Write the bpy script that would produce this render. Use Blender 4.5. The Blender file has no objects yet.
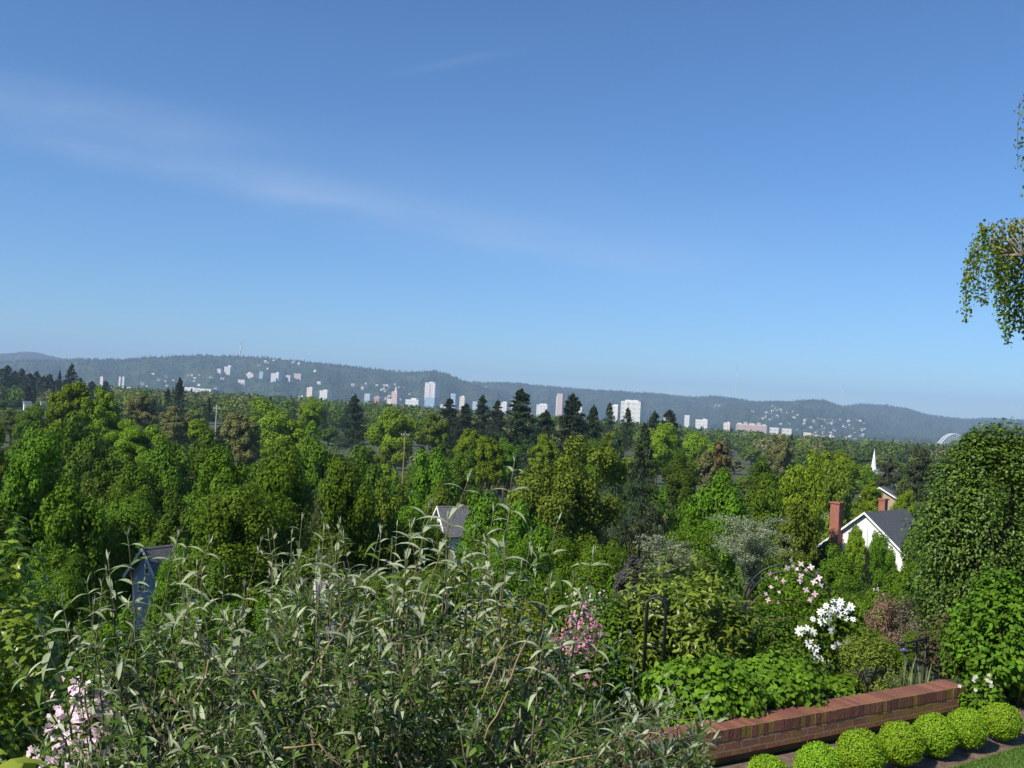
import bpy, math, random
import numpy as np
from mathutils import Matrix, Vector
R = math.radians
S = bpy.context.scene
COL = S.collection
rng = np.random.default_rng(7)
random.seed(7)

# ------------------------------------------------------------------ camera, sky, sun, exposure
W, HH, F = 1024, 768, 960.0
ROLL, PITCH, ZC = R(3.2), R(1.13), 3.1
cr, sr, cp, sp = math.cos(ROLL), math.sin(ROLL), math.cos(PITCH), math.sin(PITCH)
FWD = Vector((0, cp, sp)); UPV = Vector((0, -sp, cp)); RGT = Vector((1, 0, 0))
cam = bpy.data.cameras.new('camera'); co = bpy.data.objects.new('camera', cam); COL.objects.link(co)
cam.lens = 36 * F / W; cam.sensor_width = 36; cam.clip_start = 0.05; cam.clip_end = 40000
XA = RGT * cr + UPV * sr; YA = UPV * cr - RGT * sr; ZA = -FWD
M4 = Matrix((XA, YA, ZA)).transposed().to_4x4(); M4.translation = (0, 0, ZC)
co.matrix_world = M4
S.camera = co

SUN_EL, SUN_AZ = R(43), R(131)          # azimuth counter-clockwise from the view direction: sun stands left, behind the camera
sdir = Vector((-math.sin(SUN_AZ) * math.cos(SUN_EL), math.cos(SUN_AZ) * math.cos(SUN_EL), math.sin(SUN_EL)))
sl = bpy.data.lights.new('sun', 'SUN'); sl.energy = 5.0; sl.angle = R(0.5); sl.color = (1.0, 0.94, 0.82)
so = bpy.data.objects.new('sun', sl); COL.objects.link(so)
so.rotation_euler = sdir.to_track_quat('Z', 'Y').to_euler(); so.location = (-40, -20, 60)

def ray(px, py):
    u = (px - 512) / F; v = (384 - py) / F
    return RGT * (u * cr - v * sr) + FWD + UPV * (u * sr + v * cr)
def P(px, py, D):                        # the point at forward distance D behind that spot of the photograph
    d = ray(px, py); d = d * (D / d.y); return Vector((d.x, d.y, d.z + ZC))
def G(px, py, z):                        # the point at height z
    d = ray(px, py); k = (z - ZC) / d.z; return Vector((d.x * k, d.y * k, z))
def proj(p):
    q = Vector(p) - Vector((0, 0, ZC)); a = q.dot(XA); b = q.dot(YA); c = q.dot(FWD)
    return 512 + F * a / c, 384 - F * b / c

wd = bpy.data.worlds.new('World'); S.world = wd; wd.use_nodes = True
nt = wd.node_tree; N = nt.nodes; L = nt.links
bg = N['Background']; bg.inputs['Strength'].default_value = 0.086
sky = N.new('ShaderNodeTexSky'); sky.sky_type = 'NISHITA'; sky.sun_disc = False
sky.sun_elevation = SUN_EL; sky.sun_rotation = math.atan2(sdir.x, sdir.y)
sky.altitude = 0; sky.air_density = 1.0; sky.dust_density = 0.0; sky.ozone_density = 6.0
def m_(op, a, b=None, c=None):
    n = N.new('ShaderNodeMath'); n.operation = op
    for i, v in enumerate((a, b, c)):
        if v is None: continue
        if isinstance(v, (int, float)): n.inputs[i].default_value = v
        else: L.new(v, n.inputs[i])
    return n.outputs[0]
tc = N.new('ShaderNodeTexCoord'); sx_ = N.new('ShaderNodeSeparateXYZ'); L.new(tc.outputs['Generated'], sx_.inputs[0])
yy = m_('MAXIMUM', sx_.outputs['Y'], 0.05)
ga = m_('DIVIDE', sx_.outputs['X'], yy); gb = m_('DIVIDE', sx_.outputs['Z'], yy)
cirrus = None                            # faint cirrus streaks, placed by sky direction
for (a, b, wdt, amp, sc) in (((70, 138), (760, 285), 0.02, 0.23, 7), ((-60, 80), (330, 150), 0.02, 0.2, 6), ((360, 190), (1000, 300), 0.06, 0.1, 5), ((430, 66), (535, 46), 0.004, 0.1, 9), ((300, 320), (420, 333), 0.008, 0.08, 9)):
    pa, pb = ray(*a), ray(*b); ax, az = pa.x / pa.y, pa.z / pa.y; bx, bz = pb.x / pb.y, pb.z / pb.y
    ln = math.hypot(bx - ax, bz - az); ex, ez = (bx - ax) / ln, (bz - az) / ln
    dx = m_('SUBTRACT', ga, ax); dz = m_('SUBTRACT', gb, az)
    s_ = m_('ADD', m_('MULTIPLY', dx, ex), m_('MULTIPLY', dz, ez))
    t_ = m_('ADD', m_('MULTIPLY', dx, -ez), m_('MULTIPLY', dz, ex))
    cb = N.new('ShaderNodeCombineXYZ'); L.new(m_('MULTIPLY', s_, 0.22), cb.inputs[0]); L.new(t_, cb.inputs[1])
    nz = N.new('ShaderNodeTexNoise'); L.new(cb.outputs[0], nz.inputs['Vector']); nz.inputs['Scale'].default_value = sc * 4; nz.inputs['Detail'].default_value = 5
    tw = m_('ADD', t_, m_('MULTIPLY', m_('SUBTRACT', nz.outputs[0], 0.5), wdt * 1.6))
    across = m_('POWER', 2.718, m_('MULTIPLY', m_('POWER', m_('ABSOLUTE', m_('DIVIDE', tw, wdt)), 2), -1))
    mid = m_('DIVIDE', m_('SUBTRACT', s_, ln * 0.3), ln * 0.48)
    along = m_('POWER', 2.718, m_('MULTIPLY', m_('POWER', m_('ABSOLUTE', mid), 2), -1))
    v = m_('MULTIPLY', m_('MULTIPLY', m_('MULTIPLY', across, along), m_('MAXIMUM', m_('SUBTRACT', m_('MULTIPLY', nz.outputs[0], 1.5), 0.2), 0)), amp)
    cirrus = v if cirrus is None else m_('ADD', cirrus, v)
cirrus = m_('MINIMUM', cirrus, 0.5)
mx = N.new('ShaderNodeMixRGB'); L.new(cirrus, mx.inputs[0]); tint = N.new('ShaderNodeMixRGB'); tint.blend_type = 'MULTIPLY'; tint.inputs[0].default_value = 1; tint.inputs[2].default_value = (0.72, 0.98, 1.2, 1)
L.new(sky.outputs[0], tint.inputs[1]); L.new(tint.outputs[0], mx.inputs[1]); mx.inputs[2].default_value = (6.4, 7.4, 8.8, 1)
L.new(mx.outputs[0], bg.inputs['Color'])

S.render.engine = 'CYCLES'
S.view_settings.view_transform = 'Standard'; S.view_settings.look = 'None'; S.view_settings.gamma = 1
S.view_settings.exposure = 0.36
cy = S.cycles
cy.max_bounces = 6; cy.diffuse_bounces = 3; cy.glossy_bounces = 2; cy.transmission_bounces = 3; cy.volume_bounces = 0; cy.transparent_max_bounces = 4
cy.use_denoising = True; cy.sample_clamp_indirect = 4

# ------------------------------------------------------------------ helpers
def tag(o, label=None, cat=None, group=None, kind=None):
    if label: o['label'] = label
    if cat: o['category'] = cat
    if group: o['group'] = group
    if kind: o['kind'] = kind
    return o
def empty(name, loc=(0, 0, 0), rz=0, label=None, cat=None, group=None):
    o = bpy.data.objects.new(name, None); COL.objects.link(o); o.location = loc; o.rotation_euler = (0, 0, rz)
    o.empty_display_size = 0.2
    return tag(o, label, cat, group)
def mesh_np(name, V, Fa, nper, mats=(), smooth=False, mi=None):
    V = np.asarray(V, np.float32); Fa = np.asarray(Fa, np.int32).reshape(-1, nper)
    me = bpy.data.meshes.new(name)
    me.vertices.add(len(V)); me.vertices.foreach_set('co', V.ravel())
    me.loops.add(Fa.size); me.loops.foreach_set('vertex_index', Fa.ravel())
    me.polygons.add(len(Fa)); me.polygons.foreach_set('loop_start', np.arange(0, Fa.size, nper, dtype=np.int32))
    if smooth: me.polygons.foreach_set('use_smooth', np.ones(len(Fa), bool))
    for m in (mats if isinstance(mats, (list, tuple)) else [mats]): me.materials.append(m)
    if mi is not None: me.polygons.foreach_set('material_index', np.asarray(mi, np.int32))
    me.update(calc_edges=True); me.validate()
    return me
def link(name, me, parent=None, loc=(0, 0, 0), rot=(0, 0, 0), scale=(1, 1, 1)):
    o = bpy.data.objects.new(name, me); COL.objects.link(o)
    if parent: o.parent = parent
    o.location = loc; o.rotation_euler = rot; o.scale = scale
    return o
class MB:                                # collects boxes, tubes and polygons into one mesh
    def __init__(s): s.v = []; s.f = []
    def box(s, c, d, rz=0, taper=1.0):
        b = len(s.v); ca, sa = math.cos(rz), math.sin(rz)
        for z in (-.5, .5):
            k = 1 if z < 0 else taper
            for (x, y) in ((-.5, -.5), (.5, -.5), (.5, .5), (-.5, .5)):
                X, Y = x * d[0] * k, y * d[1] * k
                s.v.append((c[0] + X * ca - Y * sa, c[1] + X * sa + Y * ca, c[2] + z * d[2]))
        s.f += [(b, b+3, b+2, b+1), (b+4, b+5, b+6, b+7)] + [(b+i, b+(i+1) % 4, b+4+(i+1) % 4, b+4+i) for i in range(4)]
        return s
    def tube(s, pts, r, n=6):
        pts = [Vector(p) for p in pts]; rs = r if isinstance(r, (list, tuple)) else [r] * len(pts)
        b = len(s.v); a = None
        for i, p in enumerate(pts):
            t = (pts[min(i+1, len(pts)-1)] - pts[max(i-1, 0)])
            t = t.normalized() if t.length > 1e-9 else Vector((0, 0, 1))
            if a is None: a = t.orthogonal().normalized()
            a = (a - t * a.dot(t)); a = a.normalized() if a.length > 1e-6 else t.orthogonal().normalized()
            c = t.cross(a)
            for k in range(n):
                q = 2 * math.pi * k / n
                s.v.append(tuple(p + (a * math.cos(q) + c * math.sin(q)) * rs[i]))
        for i in range(len(pts) - 1):
            for k in range(n):
                s.f.append((b+i*n+k, b+i*n+(k+1) % n, b+(i+1)*n+(k+1) % n, b+(i+1)*n+k))
        s.f.append(tuple(b + k for k in reversed(range(n)))); e = b + (len(pts)-1)*n
        s.f.append(tuple(e + k for k in range(n)))
        return s
    def poly(s, pts):
        b = len(s.v); s.v += [tuple(p) for p in pts]; s.f.append(tuple(range(b, b + len(pts)))); return s
    def slab(s, pts, th):                # a flat polygon thickened along its normal
        pts = [Vector(p) for p in pts]; n = (pts[1]-pts[0]).cross(pts[2]-pts[0]).normalized() * th
        b = len(s.v); k = len(pts); s.v += [tuple(p) for p in pts] + [tuple(p - n) for p in pts]
        s.f.append(tuple(range(b, b+k))); s.f.append(tuple(reversed(range(b+k, b+2*k))))
        for i in range(k): s.f.append((b+i, b+k+i, b+k+(i+1) % k, b+(i+1) % k))
        return s
    def mesh(s, name, mat, smooth=False, bevel=0):
        me = bpy.data.meshes.new(name); me.from_pydata(s.v, [], s.f)
        me.materials.append(mat)
        if smooth:
            for p in me.polygons: p.use_smooth = True
        me.update(); return me
    def build(s, name, mat, parent=None, smooth=False, **k): return link(name, s.mesh(name, mat, smooth), parent, **k)

# ------------------------------------------------------------------ materials
def newmat(name):
    m = bpy.data.materials.new(name); m.use_nodes = True; return m
def plain(name, col, rough=0.7, vary=0.25, scale=3.0, bump=0.0, metal=0.0, spec=0.3, obj=True):
    m = newmat(name); n = m.node_tree.nodes; l = m.node_tree.links; b = n['Principled BSDF']
    t = n.new('ShaderNodeTexCoord'); nz = n.new('ShaderNodeTexNoise'); nz.inputs['Scale'].default_value = scale; nz.inputs['Detail'].default_value = 6
    l.new(t.outputs['Object'], nz.inputs['Vector'])
    rp = n.new('ShaderNodeValToRGB'); rp.color_ramp.elements[0].position = 0.3; rp.color_ramp.elements[1].position = 0.7
    rp.color_ramp.elements[0].color = tuple(c * (1 - vary) for c in col) + (1,); rp.color_ramp.elements[1].color = tuple(min(1, c * (1 + vary)) for c in col) + (1,)
    l.new(nz.outputs[0], rp.inputs[0]); l.new(rp.outputs[0], b.inputs['Base Color'])
    b.inputs['Roughness'].default_value = rough; b.inputs['Metallic'].default_value = metal; b.inputs['Specular IOR Level'].default_value = spec
    if bump:
        bp = n.new('ShaderNodeBump'); bp.inputs['Strength'].default_value = bump; l.new(nz.outputs[0], bp.inputs['Height']); l.new(bp.outputs[0], b.inputs['Normal'])
    return m
def leafmat(name, col, col2=None, trans=0.22, hv=0.012, vv=0.35, back=None, rough=0.55, spec=0.08, ov=0.22):
    """leaf: colour varies per leaf and per plant; some light passes through; a paler underside where asked"""
    m = newmat(name); n = m.node_tree.nodes; l = m.node_tree.links; b = n['Principled BSDF']; out = n['Material Output']
    g = n.new('ShaderNodeNewGeometry'); oi = n.new('ShaderNodeObjectInfo')
    mxc = n.new('ShaderNodeMixRGB'); mxc.inputs[1].default_value = (*col, 1); mxc.inputs[2].default_value = (*(col2 or tuple(c * 1.5 for c in col)), 1)
    l.new(g.outputs['Random Per Island'], mxc.inputs[0])
    hs = n.new('ShaderNodeHueSaturation'); l.new(mxc.outputs[0], hs.inputs['Color'])
    def mr(src, a, b_):
        q = n.new('ShaderNodeMapRange'); l.new(src, q.inputs[0]); q.inputs[3].default_value = a; q.inputs[4].default_value = b_; return q.outputs[0]
    l.new(mr(oi.outputs['Random'], 0.5 - hv, 0.5 + hv), hs.inputs['Hue'])
    wn = n.new('ShaderNodeTexWhiteNoise'); wn.noise_dimensions = '1D'; l.new(g.outputs['Random Per Island'], wn.inputs['W'])
    mu = n.new('ShaderNodeMath'); mu.operation = 'MULTIPLY'
    l.new(mr(wn.outputs[0], 1 - vv, 1 + vv), mu.inputs[0]); l.new(mr(oi.outputs['Random'], 1 - ov, 1 + ov), mu.inputs[1]); l.new(mu.outputs[0], hs.inputs['Value'])
    c = hs.outputs[0]
    if back:
        mb = n.new('ShaderNodeMixRGB'); l.new(g.outputs['Backfacing'], mb.inputs[0]); l.new(c, mb.inputs[1]); mb.inputs[2].default_value = (*back, 1); c2 = mb.outputs[0]
    else: c2 = c
    l.new(c2, b.inputs['Base Color']); b.inputs['Roughness'].default_value = rough; b.inputs['Specular IOR Level'].default_value = spec
    tr = n.new('ShaderNodeBsdfTranslucent'); l.new(c, tr.inputs['Color'])
    ms = n.new('ShaderNodeMixShader'); ms.inputs[0].default_value = trans; l.new(b.outputs[0], ms.inputs[1]); l.new(tr.outputs[0], ms.inputs[2]); l.new(ms.outputs[0], out.inputs['Surface'])
    return m
LM = dict(
    maple=leafmat('maple_leaf', (0.076, 0.148, 0.008), (0.11, 0.2, 0.010)),
    deep=leafmat('deep_leaf', (0.06, 0.108, 0.008), (0.082, 0.145, 0.01)),
    lime=leafmat('spring_leaf', (0.145, 0.23, 0.011), (0.19, 0.28, 0.015)),
    olive=leafmat('olive_leaf', (0.115, 0.172, 0.016), (0.155, 0.215, 0.02)),
    bud=leafmat('budding_leaf', (0.165, 0.18, 0.06), (0.21, 0.21, 0.07)),
    copper=leafmat('copper_leaf', (0.125, 0.095, 0.035), (0.155, 0.125, 0.04)),
    fir=leafmat('fir_needles', (0.026, 0.044, 0.02), (0.038, 0.062, 0.026), trans=0.1),
    spruce=leafmat('spruce_needles', (0.042, 0.072, 0.034), (0.065, 0.10, 0.05), trans=0.1),
    weep=leafmat('weeping_needles', (0.06, 0.085, 0.03), (0.085, 0.11, 0.035), trans=0.1),
    pine=leafmat('pine_needles', (0.045, 0.055, 0.026), (0.06, 0.075, 0.032), trans=0.1),
    pale=leafmat('pale_leaf', (0.13, 0.17, 0.07), (0.34, 0.36, 0.24)),
    birch=leafmat('birch_leaf', (0.15, 0.235, 0.02), (0.2, 0.29, 0.028), trans=.4),
    plum=leafmat('plum_leaf', (0.085, 0.08, 0.08), (0.12, 0.11, 0.11)),
)
BARK = plain('bark', (0.10, 0.075, 0.055), 0.9, 0.4, 6, 0.4)
BIRCHBARK = plain('birch_bark', (0.62, 0.6, 0.54), 0.8, 0.35, 5, 0.2)
TWIG = plain('twig', (0.16, 0.11, 0.07), 0.85, 0.35, 20)
SILVERSTEM = plain('silver_stem', (0.17, 0.14, 0.08), 0.8, 0.3, 12)

# ------------------------------------------------------------------ leaf geometry
def unit(a): return a / np.maximum(np.linalg.norm(a, axis=1, keepdims=True), 1e-9)
T_DIAMOND = (np.array([(0, 0), (.45, -.5), (1, 0), (.45, .5)], float), np.array([(0, 1, 2, 3)]), 4)
T_OVATE = (np.array([(0, 0), (.3, -.46), (.35, 0), (.3, .46), (.7, -.36), (.72, 0), (.7, .36), (1, 0)], float),
           np.array([(0, 1, 2), (0, 2, 3), (1, 4, 5), (1, 5, 2), (2, 5, 6), (2, 6, 3), (4, 7, 5), (5, 7, 6)]), 3)
_ts = [0, .12, .3, .5, .7, .87, 1]; _ws = [.12, .32, .5, .48, .34, .16, .02]
_v = []; _f = []
for t, w in zip(_ts, _ws): _v += [(t, -w), (t, 0), (t, w)]
for i in range(len(_ts) - 1):
    for k in (0, 1): a = i*3+k; _f.append((a, a+3, a+4, a+1))
T_LANCE = (np.array(_v, float), np.array(_f), 4)
T_PETAL = (np.array([(0, -.12), (0, .12), (.55, -.5), (.55, .5), (1, -.12), (1, .12)], float), np.array([(0, 2, 3, 1), (2, 4, 5, 3)]), 4)
def leaves(pos, axis, nrm, ln, wd, T, bend=0.0, fold=0.0):
    """vertices and faces for many leaves; bend bows the tip away from the normal side, fold lifts the edges"""
    tv, tf, k = T; n = len(pos)
    axis = unit(axis); side = unit(np.cross(nrm, axis)); nn = np.cross(axis, side)
    ln = np.broadcast_to(np.asarray(ln, float), (n,)); wd = np.broadcast_to(np.asarray(wd, float), (n,)); bend = np.broadcast_to(np.asarray(bend, float), (n,))
    t = tv[:, 0][None, :, None]; w = tv[:, 1][None, :, None]
    L3 = ln[:, None, None]; B = bend[:, None, None]
    V = pos[:, None, :] + axis[:, None, :] * (L3 * (t - 0.35 * np.abs(B) * t ** 3)) + side[:, None, :] * (wd[:, None, None] * w) + nn[:, None, :] * (-B * L3 * t ** 2 + fold * wd[:, None, None] * np.abs(w))
    Fa = tf[None] + (np.arange(n) * len(tv))[:, None, None]
    return V.reshape(-1, 3), Fa.reshape(-1, k)
def rnd(n): return unit(rng.normal(size=(n, 3)))
def leafmesh(name, pos, nrm, s, mat, T=T_DIAMOND, asp=0.75, axis=None, bend=0.0, jit=0.3, fold=0.0):
    n = len(pos)
    ax = rnd(n) if axis is None else axis
    nrm = unit(nrm); ax = unit(ax - nrm * (ax * nrm).sum(1, keepdims=True) + 1e-6)
    sz = s * (1 + rng.uniform(-jit, jit, n))
    V, Fa = leaves(pos - ax * (sz * 0.5)[:, None] if axis is None else pos, ax, nrm, sz, sz * asp, T, bend, fold)
    return mesh_np(name, V, Fa, T[2], [mat])

# ------------------------------------------------------------------ crowns: width 1, height 1, standing on z = 0
def crown_round(name, n, s, mat, seed, M=84, cr_=(.08, .165), shape=1.0, airy=0.0, base=0.0, up=0.35):
    global rng; rng = np.random.default_rng(seed)
    d = rnd(M * 2); d = d[np.argsort(-d[:, 2] + rng.uniform(0, .9, len(d)))][:M]
    lump = 1 + 0.16 * np.sin(3 * np.arctan2(d[:, 1], d[:, 0]) + seed) + rng.uniform(-.2, .16, M)
    rr = rng.uniform(.6 - airy * .3, 1, M) ** (1 / 2)
    cz = (0.5 - base) * 1
    prof = np.where(d[:, 2] > 0, 1, 1.0 - 0.12 * shape)
    K = 7; la = np.arange(K) * 2.4 + seed; lz = np.linspace(.30, .74, K); lr = .20 * np.sqrt(np.clip(1.1 - lz, .1, 1)) * rng.uniform(.75, 1.15, K)
    LC = np.stack([np.cos(la) * lr, np.sin(la) * lr, lz], 1); LR = rng.uniform(.19, .27, K) * (1.12 - .35 * lz)      # a few big lobes, clumps on each
    li = rng.integers(0, K, M); d = rnd(M)
    C = LC[li] + d * (LR[li] * rr * (.86 + .2 * (lump - 1)))[:, None] * np.array([1, 1, 1.05])
    rad = rng.uniform(*cr_, M) * .82
    C = np.vstack([C, [[0, 0, .42]]]); rad = np.append(rad, .2)
    w = rad ** 2; ci = rng.choice(len(C), n, p=w / w.sum())
    o = rnd(n); rr = np.abs(1 - np.abs(rng.normal(0, .2 + airy * .3, n)))
    pos = C[ci] + o * (rad[ci] * rr)[:, None] * np.array([1, 1, .85])
    cdir = unit(pos - np.array([0, 0, .4]))
    nrm = o * 1.25 + cdir * 0.45 + rng.normal(size=(n, 3)) * (.5 + airy * .4) + np.array([0, 0, up])
    return leafmesh(name, pos, nrm, s, mat)
def crown_fir(name, n, s, mat, seed, whorls=20, per=9, droop=.25, ragged=.4, power=.85, lift=.1):
    global rng; rng = np.random.default_rng(seed)
    P_, Nn, Ax = [], [], []
    nb = whorls * per; each = max(4, n // nb)
    for b in range(nb):
        t = (b + rng.uniform(-.5, .5) * per) / nb; t = min(max(t, 0), .985); t = t ** .9
        Lb = .5 * (1 - t) ** power * (1 + rng.uniform(-ragged, ragged * .4)) + .015
        a = rng.uniform(0, 6.283); ca, sa = math.cos(a), math.sin(a)
        u = rng.uniform(.12, 1, each) ** .7
        z = t - droop * Lb * u * .9 + lift * Lb * u ** 3 * 1.6
        sp_ = Lb * .26 * (1.15 - u) + .012
        off = rng.normal(size=(each, 3)) * np.stack([sp_, sp_, sp_ * .32], 1)
        pos = np.stack([ca * Lb * u, sa * Lb * u, z], 1) + off
        P_.append(pos); Nn.append(np.array([[ca * .35, sa * .35, .85]]) + rng.normal(size=(each, 3)) * .45)
        Ax.append(np.array([[ca, sa, -.35]]) + rng.normal(size=(each, 3)) * .5)
    k = max(20, n // 60); tz = rng.uniform(.9, 1, k); P_.append(np.stack([rng.normal(0, .006, k), rng.normal(0, .006, k), tz], 1)); Nn.append(rng.normal(size=(k, 3))); Ax.append(np.tile([[0, 0, 1.]], (k, 1)) + rng.normal(size=(k, 3)) * .3)
    return leafmesh(name, np.vstack(P_), np.vstack(Nn), s, mat, axis=np.vstack(Ax), asp=.5, bend=.15)
def crown_pine(name, n, s, mat, seed):
    global rng; rng = np.random.default_rng(seed)
    M = 60; z = rng.uniform(.12, 1, M); a = rng.uniform(0, 6.28, M); r = .42 * np.sqrt(np.clip(1.06 - z, .02, 1)) * rng.uniform(.35, 1, M)
    C = np.stack([np.cos(a) * r, np.sin(a) * r, z * .94], 1); rad = rng.uniform(.08, .14, M)
    ci = rng.integers(0, M, n); o = rnd(n)
    pos = C[ci] + o * rad[ci][:, None] * rng.uniform(.5, 1, n)[:, None] * np.array([1.15, 1.15, .42])
    return leafmesh(name, pos, o + np.array([0, 0, .6]) + rng.normal(size=(n, 3)) * .5, s, mat, asp=.55)
def crown_weep(name, n, s, mat, seed):
    global rng; rng = np.random.default_rng(seed)
    M = 130; z = rng.uniform(.25, 1, M); a = rng.uniform(0, 6.28, M); r = .46 * (1.05 - z) ** .6 * rng.uniform(.5, 1, M)
    ci = rng.integers(0, M, n); u = rng.uniform(0, 1, n); ln = .12 + .3 * rng.random(M)
    sw = .012 + .03 * (1 - u)
    pos = np.stack([np.cos(a[ci]) * r[ci] * (1 + .1 * u) + rng.normal(0, 1, n) * sw, np.sin(a[ci]) * r[ci] * (1 + .1 * u) + rng.normal(0, 1, n) * sw, z[ci] * .98 - u * ln[ci]], 1)
    pos[:, 2] = np.maximum(pos[:, 2], 0.0)
    out = np.stack([np.cos(a[ci]), np.sin(a[ci]), .25 + 0 * u], 1)
    return leafmesh(name, pos, out + rng.normal(size=(n, 3)) * .45, s, mat, axis=np.tile([[0, 0, -1.]], (n, 1)) + rng.normal(size=(n, 3)) * .25, asp=.35)
def crown_arch(name, n, s, mat, seed):   # arching sprays, for the pale flowering shrubs
    global rng; rng = np.random.default_rng(seed)
    M = 90; a = rng.uniform(0, 6.28, M); reach = .5 * rng.uniform(.35, 1, M); hgt = rng.uniform(.55, 1.12, M)
    ci = rng.integers(0, M, n); u = rng.uniform(.15, 1, n)
    r = reach[ci] * u ** 1.3; z = hgt[ci] * np.sin(np.clip(u * 2.0, 0, 1.75)) * .93
    jit = rng.normal(size=(n, 3)) * .022
    pos = np.stack([np.cos(a[ci]) * r, np.sin(a[ci]) * r, z], 1) + jit
    return leafmesh(name, pos, np.array([0, 0, .7]) + rng.normal(size=(n, 3)) * .7, s, mat, asp=.55)

def trunk_mesh(name, mat, seed, forks=6, rad=.028, split=1):     # height 1 to the crown's middle; limbs reach into the crown
    rg = random.Random(seed); mb = MB()
    for q in range(split):
        lean = (rg.uniform(-.06, .06) + (q - (split - 1) / 2) * .16)
        pts = [(q * .05 + lean * t * (.6 + .4 * t) + rg.uniform(-.008, .008), rg.uniform(-.01, .01), t) for t in (0, .2, .4, .6, .8, 1, 1.25)]
        mb.tube(pts, [rad * 1.25, rad, rad * .9, rad * .8, rad * .65, rad * .45, rad * .12], 7)
        for k in range(forks):
            z0 = rg.uniform(.5, 1.0); a = rg.uniform(0, 6.28); l = rg.uniform(.12, .26)
            p0 = Vector((q * .05 + lean * z0 * (.6 + .4 * z0), 0, z0))
            mb.tube([p0, p0 + Vector((math.cos(a) * l * .5, math.sin(a) * l * .5, .10)), p0 + Vector((math.cos(a) * l, math.sin(a) * l, .25))], [rad * .5, rad * .32, rad * .08], 5)
    return mb.mesh(name, mat, True)
TRUNKS = {k: [trunk_mesh('trunk', m, 11 * i + 3, forks=f, split=s, rad=r) for i in range(2)] for k, m, f, s, r in
          (('bark', BARK, 6, 1, .03), ('birch', BIRCHBARK, 8, 2, .02), ('conifer', BARK, 0, 1, .022))}
# three levels of leaf size: small, middle and large in the picture
def lod3(fn, sizes, mat, seed, **k):
    return [[fn('crown', n, s, mat, seed + 10 * i + j, **k) for j in range(v)] for i, (n, s, v) in enumerate(sizes)]
RS = ((3600, .07, 3), (22000, .027, 4), (66000, .0145, 3))
CROWNS = dict(
    round=lod3(crown_round, RS, LM['maple'], 100),
    airy=lod3(crown_round, RS, LM['lime'], 200, M=110, cr_=(.06, .115), airy=.45),
    lump=lod3(crown_round, RS, LM['deep'], 300, M=84, cr_=(.075, .15), airy=.12),
    fir=lod3(crown_fir, ((2600, .07, 5), (17000, .034, 3), (26000, .026, 1)), LM['fir'], 400, whorls=14, per=8, ragged=.6, power=.7),
    spruce=lod3(crown_fir, ((2200, .075, 2), (12000, .033, 2), (16000, .026, 1)), LM['spruce'], 500, whorls=24, per=9, droop=.6, ragged=.3, power=.7, lift=.25),
    pine=lod3(crown_pine, ((2200, .075, 2), (11000, .034, 2), (16000, .025, 1)), LM['pine'], 600),
    weep=lod3(crown_weep, ((2200, .08, 1), (11000, .045, 2), (16000, .03, 1)), LM['weep'], 700),
    birch=lod3(crown_round, ((2600, .07, 1), (6500, .032, 2), (9000, .026, 1)), LM['birch'], 900, M=110, cr_=(.06, .11), airy=.9),
    arch=lod3(crown_arch, ((3000, .05, 1), (9000, .03, 2), (20000, .019, 2)), LM['pale'], 800),
)
ASP = dict(birch=1.6, round=1.25, airy=1.25, lump=1.1, fir=2.1, spruce=2.4, pine=1.5, weep=1.5, arch=.8)
# kind: crown form, leaf material, trunk, object name, words
KIND = dict(
    maple=('round', 'maple', 'bark', 'broadleaf_tree', 'mid green broadleaf tree'),
    deep=('lump', 'deep', 'bark', 'broadleaf_tree', 'dark green broadleaf tree'),
    lime=('airy', 'lime', 'bark', 'spring_tree', 'yellow-green spring tree'),
    bright=('round', 'lime', 'bark', 'spring_tree', 'bright lime green tree'),
    olive=('airy', 'olive', 'bark', 'olive_green_tree', 'loose olive green tree'),
    bud=('airy', 'bud', 'bark', 'budding_tree', 'brownish tree just coming into leaf'),
    copper=('airy', 'copper', 'bark', 'copper_tree', 'copper brown tree'),
    fir=('fir', 'fir', 'conifer', 'fir_tree', 'dark pointed fir'),
    spruce=('spruce', 'spruce', 'conifer', 'spruce_tree', 'grey-green spruce'),
    pine=('pine', 'pine', 'conifer', 'pine_tree', 'dull dark pine'),
    weep=('weep', 'weep', 'conifer', 'weeping_cedar', 'weeping conifer'),
    birch=('birch', 'birch', 'birch', 'birch_tree', 'birch'),
    pale=('arch', 'pale', 'bark', 'flowering_shrub', 'pale cream-flowered shrub'),
    plum=('airy', 'plum', 'bark', 'plum_tree', 'grey purple-leaved tree'),
)

# ------------------------------------------------------------------ terrain
WA = G(965, 686, 0.33); WB = G(740, 727, 0.33)          # top front edge of the brick wall
wdir = (WB - WA); wdir.z = 0; wdir.normalize(); wnrm = Vector((wdir.y, -wdir.x, 0))    # wnrm points away from the camera, behind the wall
if wnrm.y < 0: wnrm = -wnrm
EX = [-500, .15, 1.2, 4, 8, 15, 30, 60, 95, 190, 400, 1000, 2500, 4000, 20000]
EZ = [0, 0, -.15, -.8, -2.0, -4.6, -10, -16, -20, -25, -29, -38, -66, -96, -104]
def H(x, y):
    d = (x - WA.x) * wnrm.x + (y - WA.y) * wnrm.y
    k = min(max((y - 10) / 50, 0), 1); k = k * k * (3 - 2 * k)
    e = d * (1 - k) + (y - 9) * k
    z = float(np.interp(e, EX, EZ))
    if y > 300:
        t = min(max((.36 - x / y) / .6, 0), 1); z += t * (8 * min(1, (y - 300) / 300) + 34 * min(max((y - 700) / 2800, 0), 1))
    return z
ys = np.concatenate([[-60, -30, -12, -4, 0], np.linspace(3, 30, 40), 30 * (16000 / 30) ** np.linspace(.02, 1, 90)])
tsx = np.linspace(-1.15, 1.15, 121)
V = []
for y in ys:
    for t in tsx: x = t * (abs(y) + 25); V.append((x, y, H(x, y)))
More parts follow.
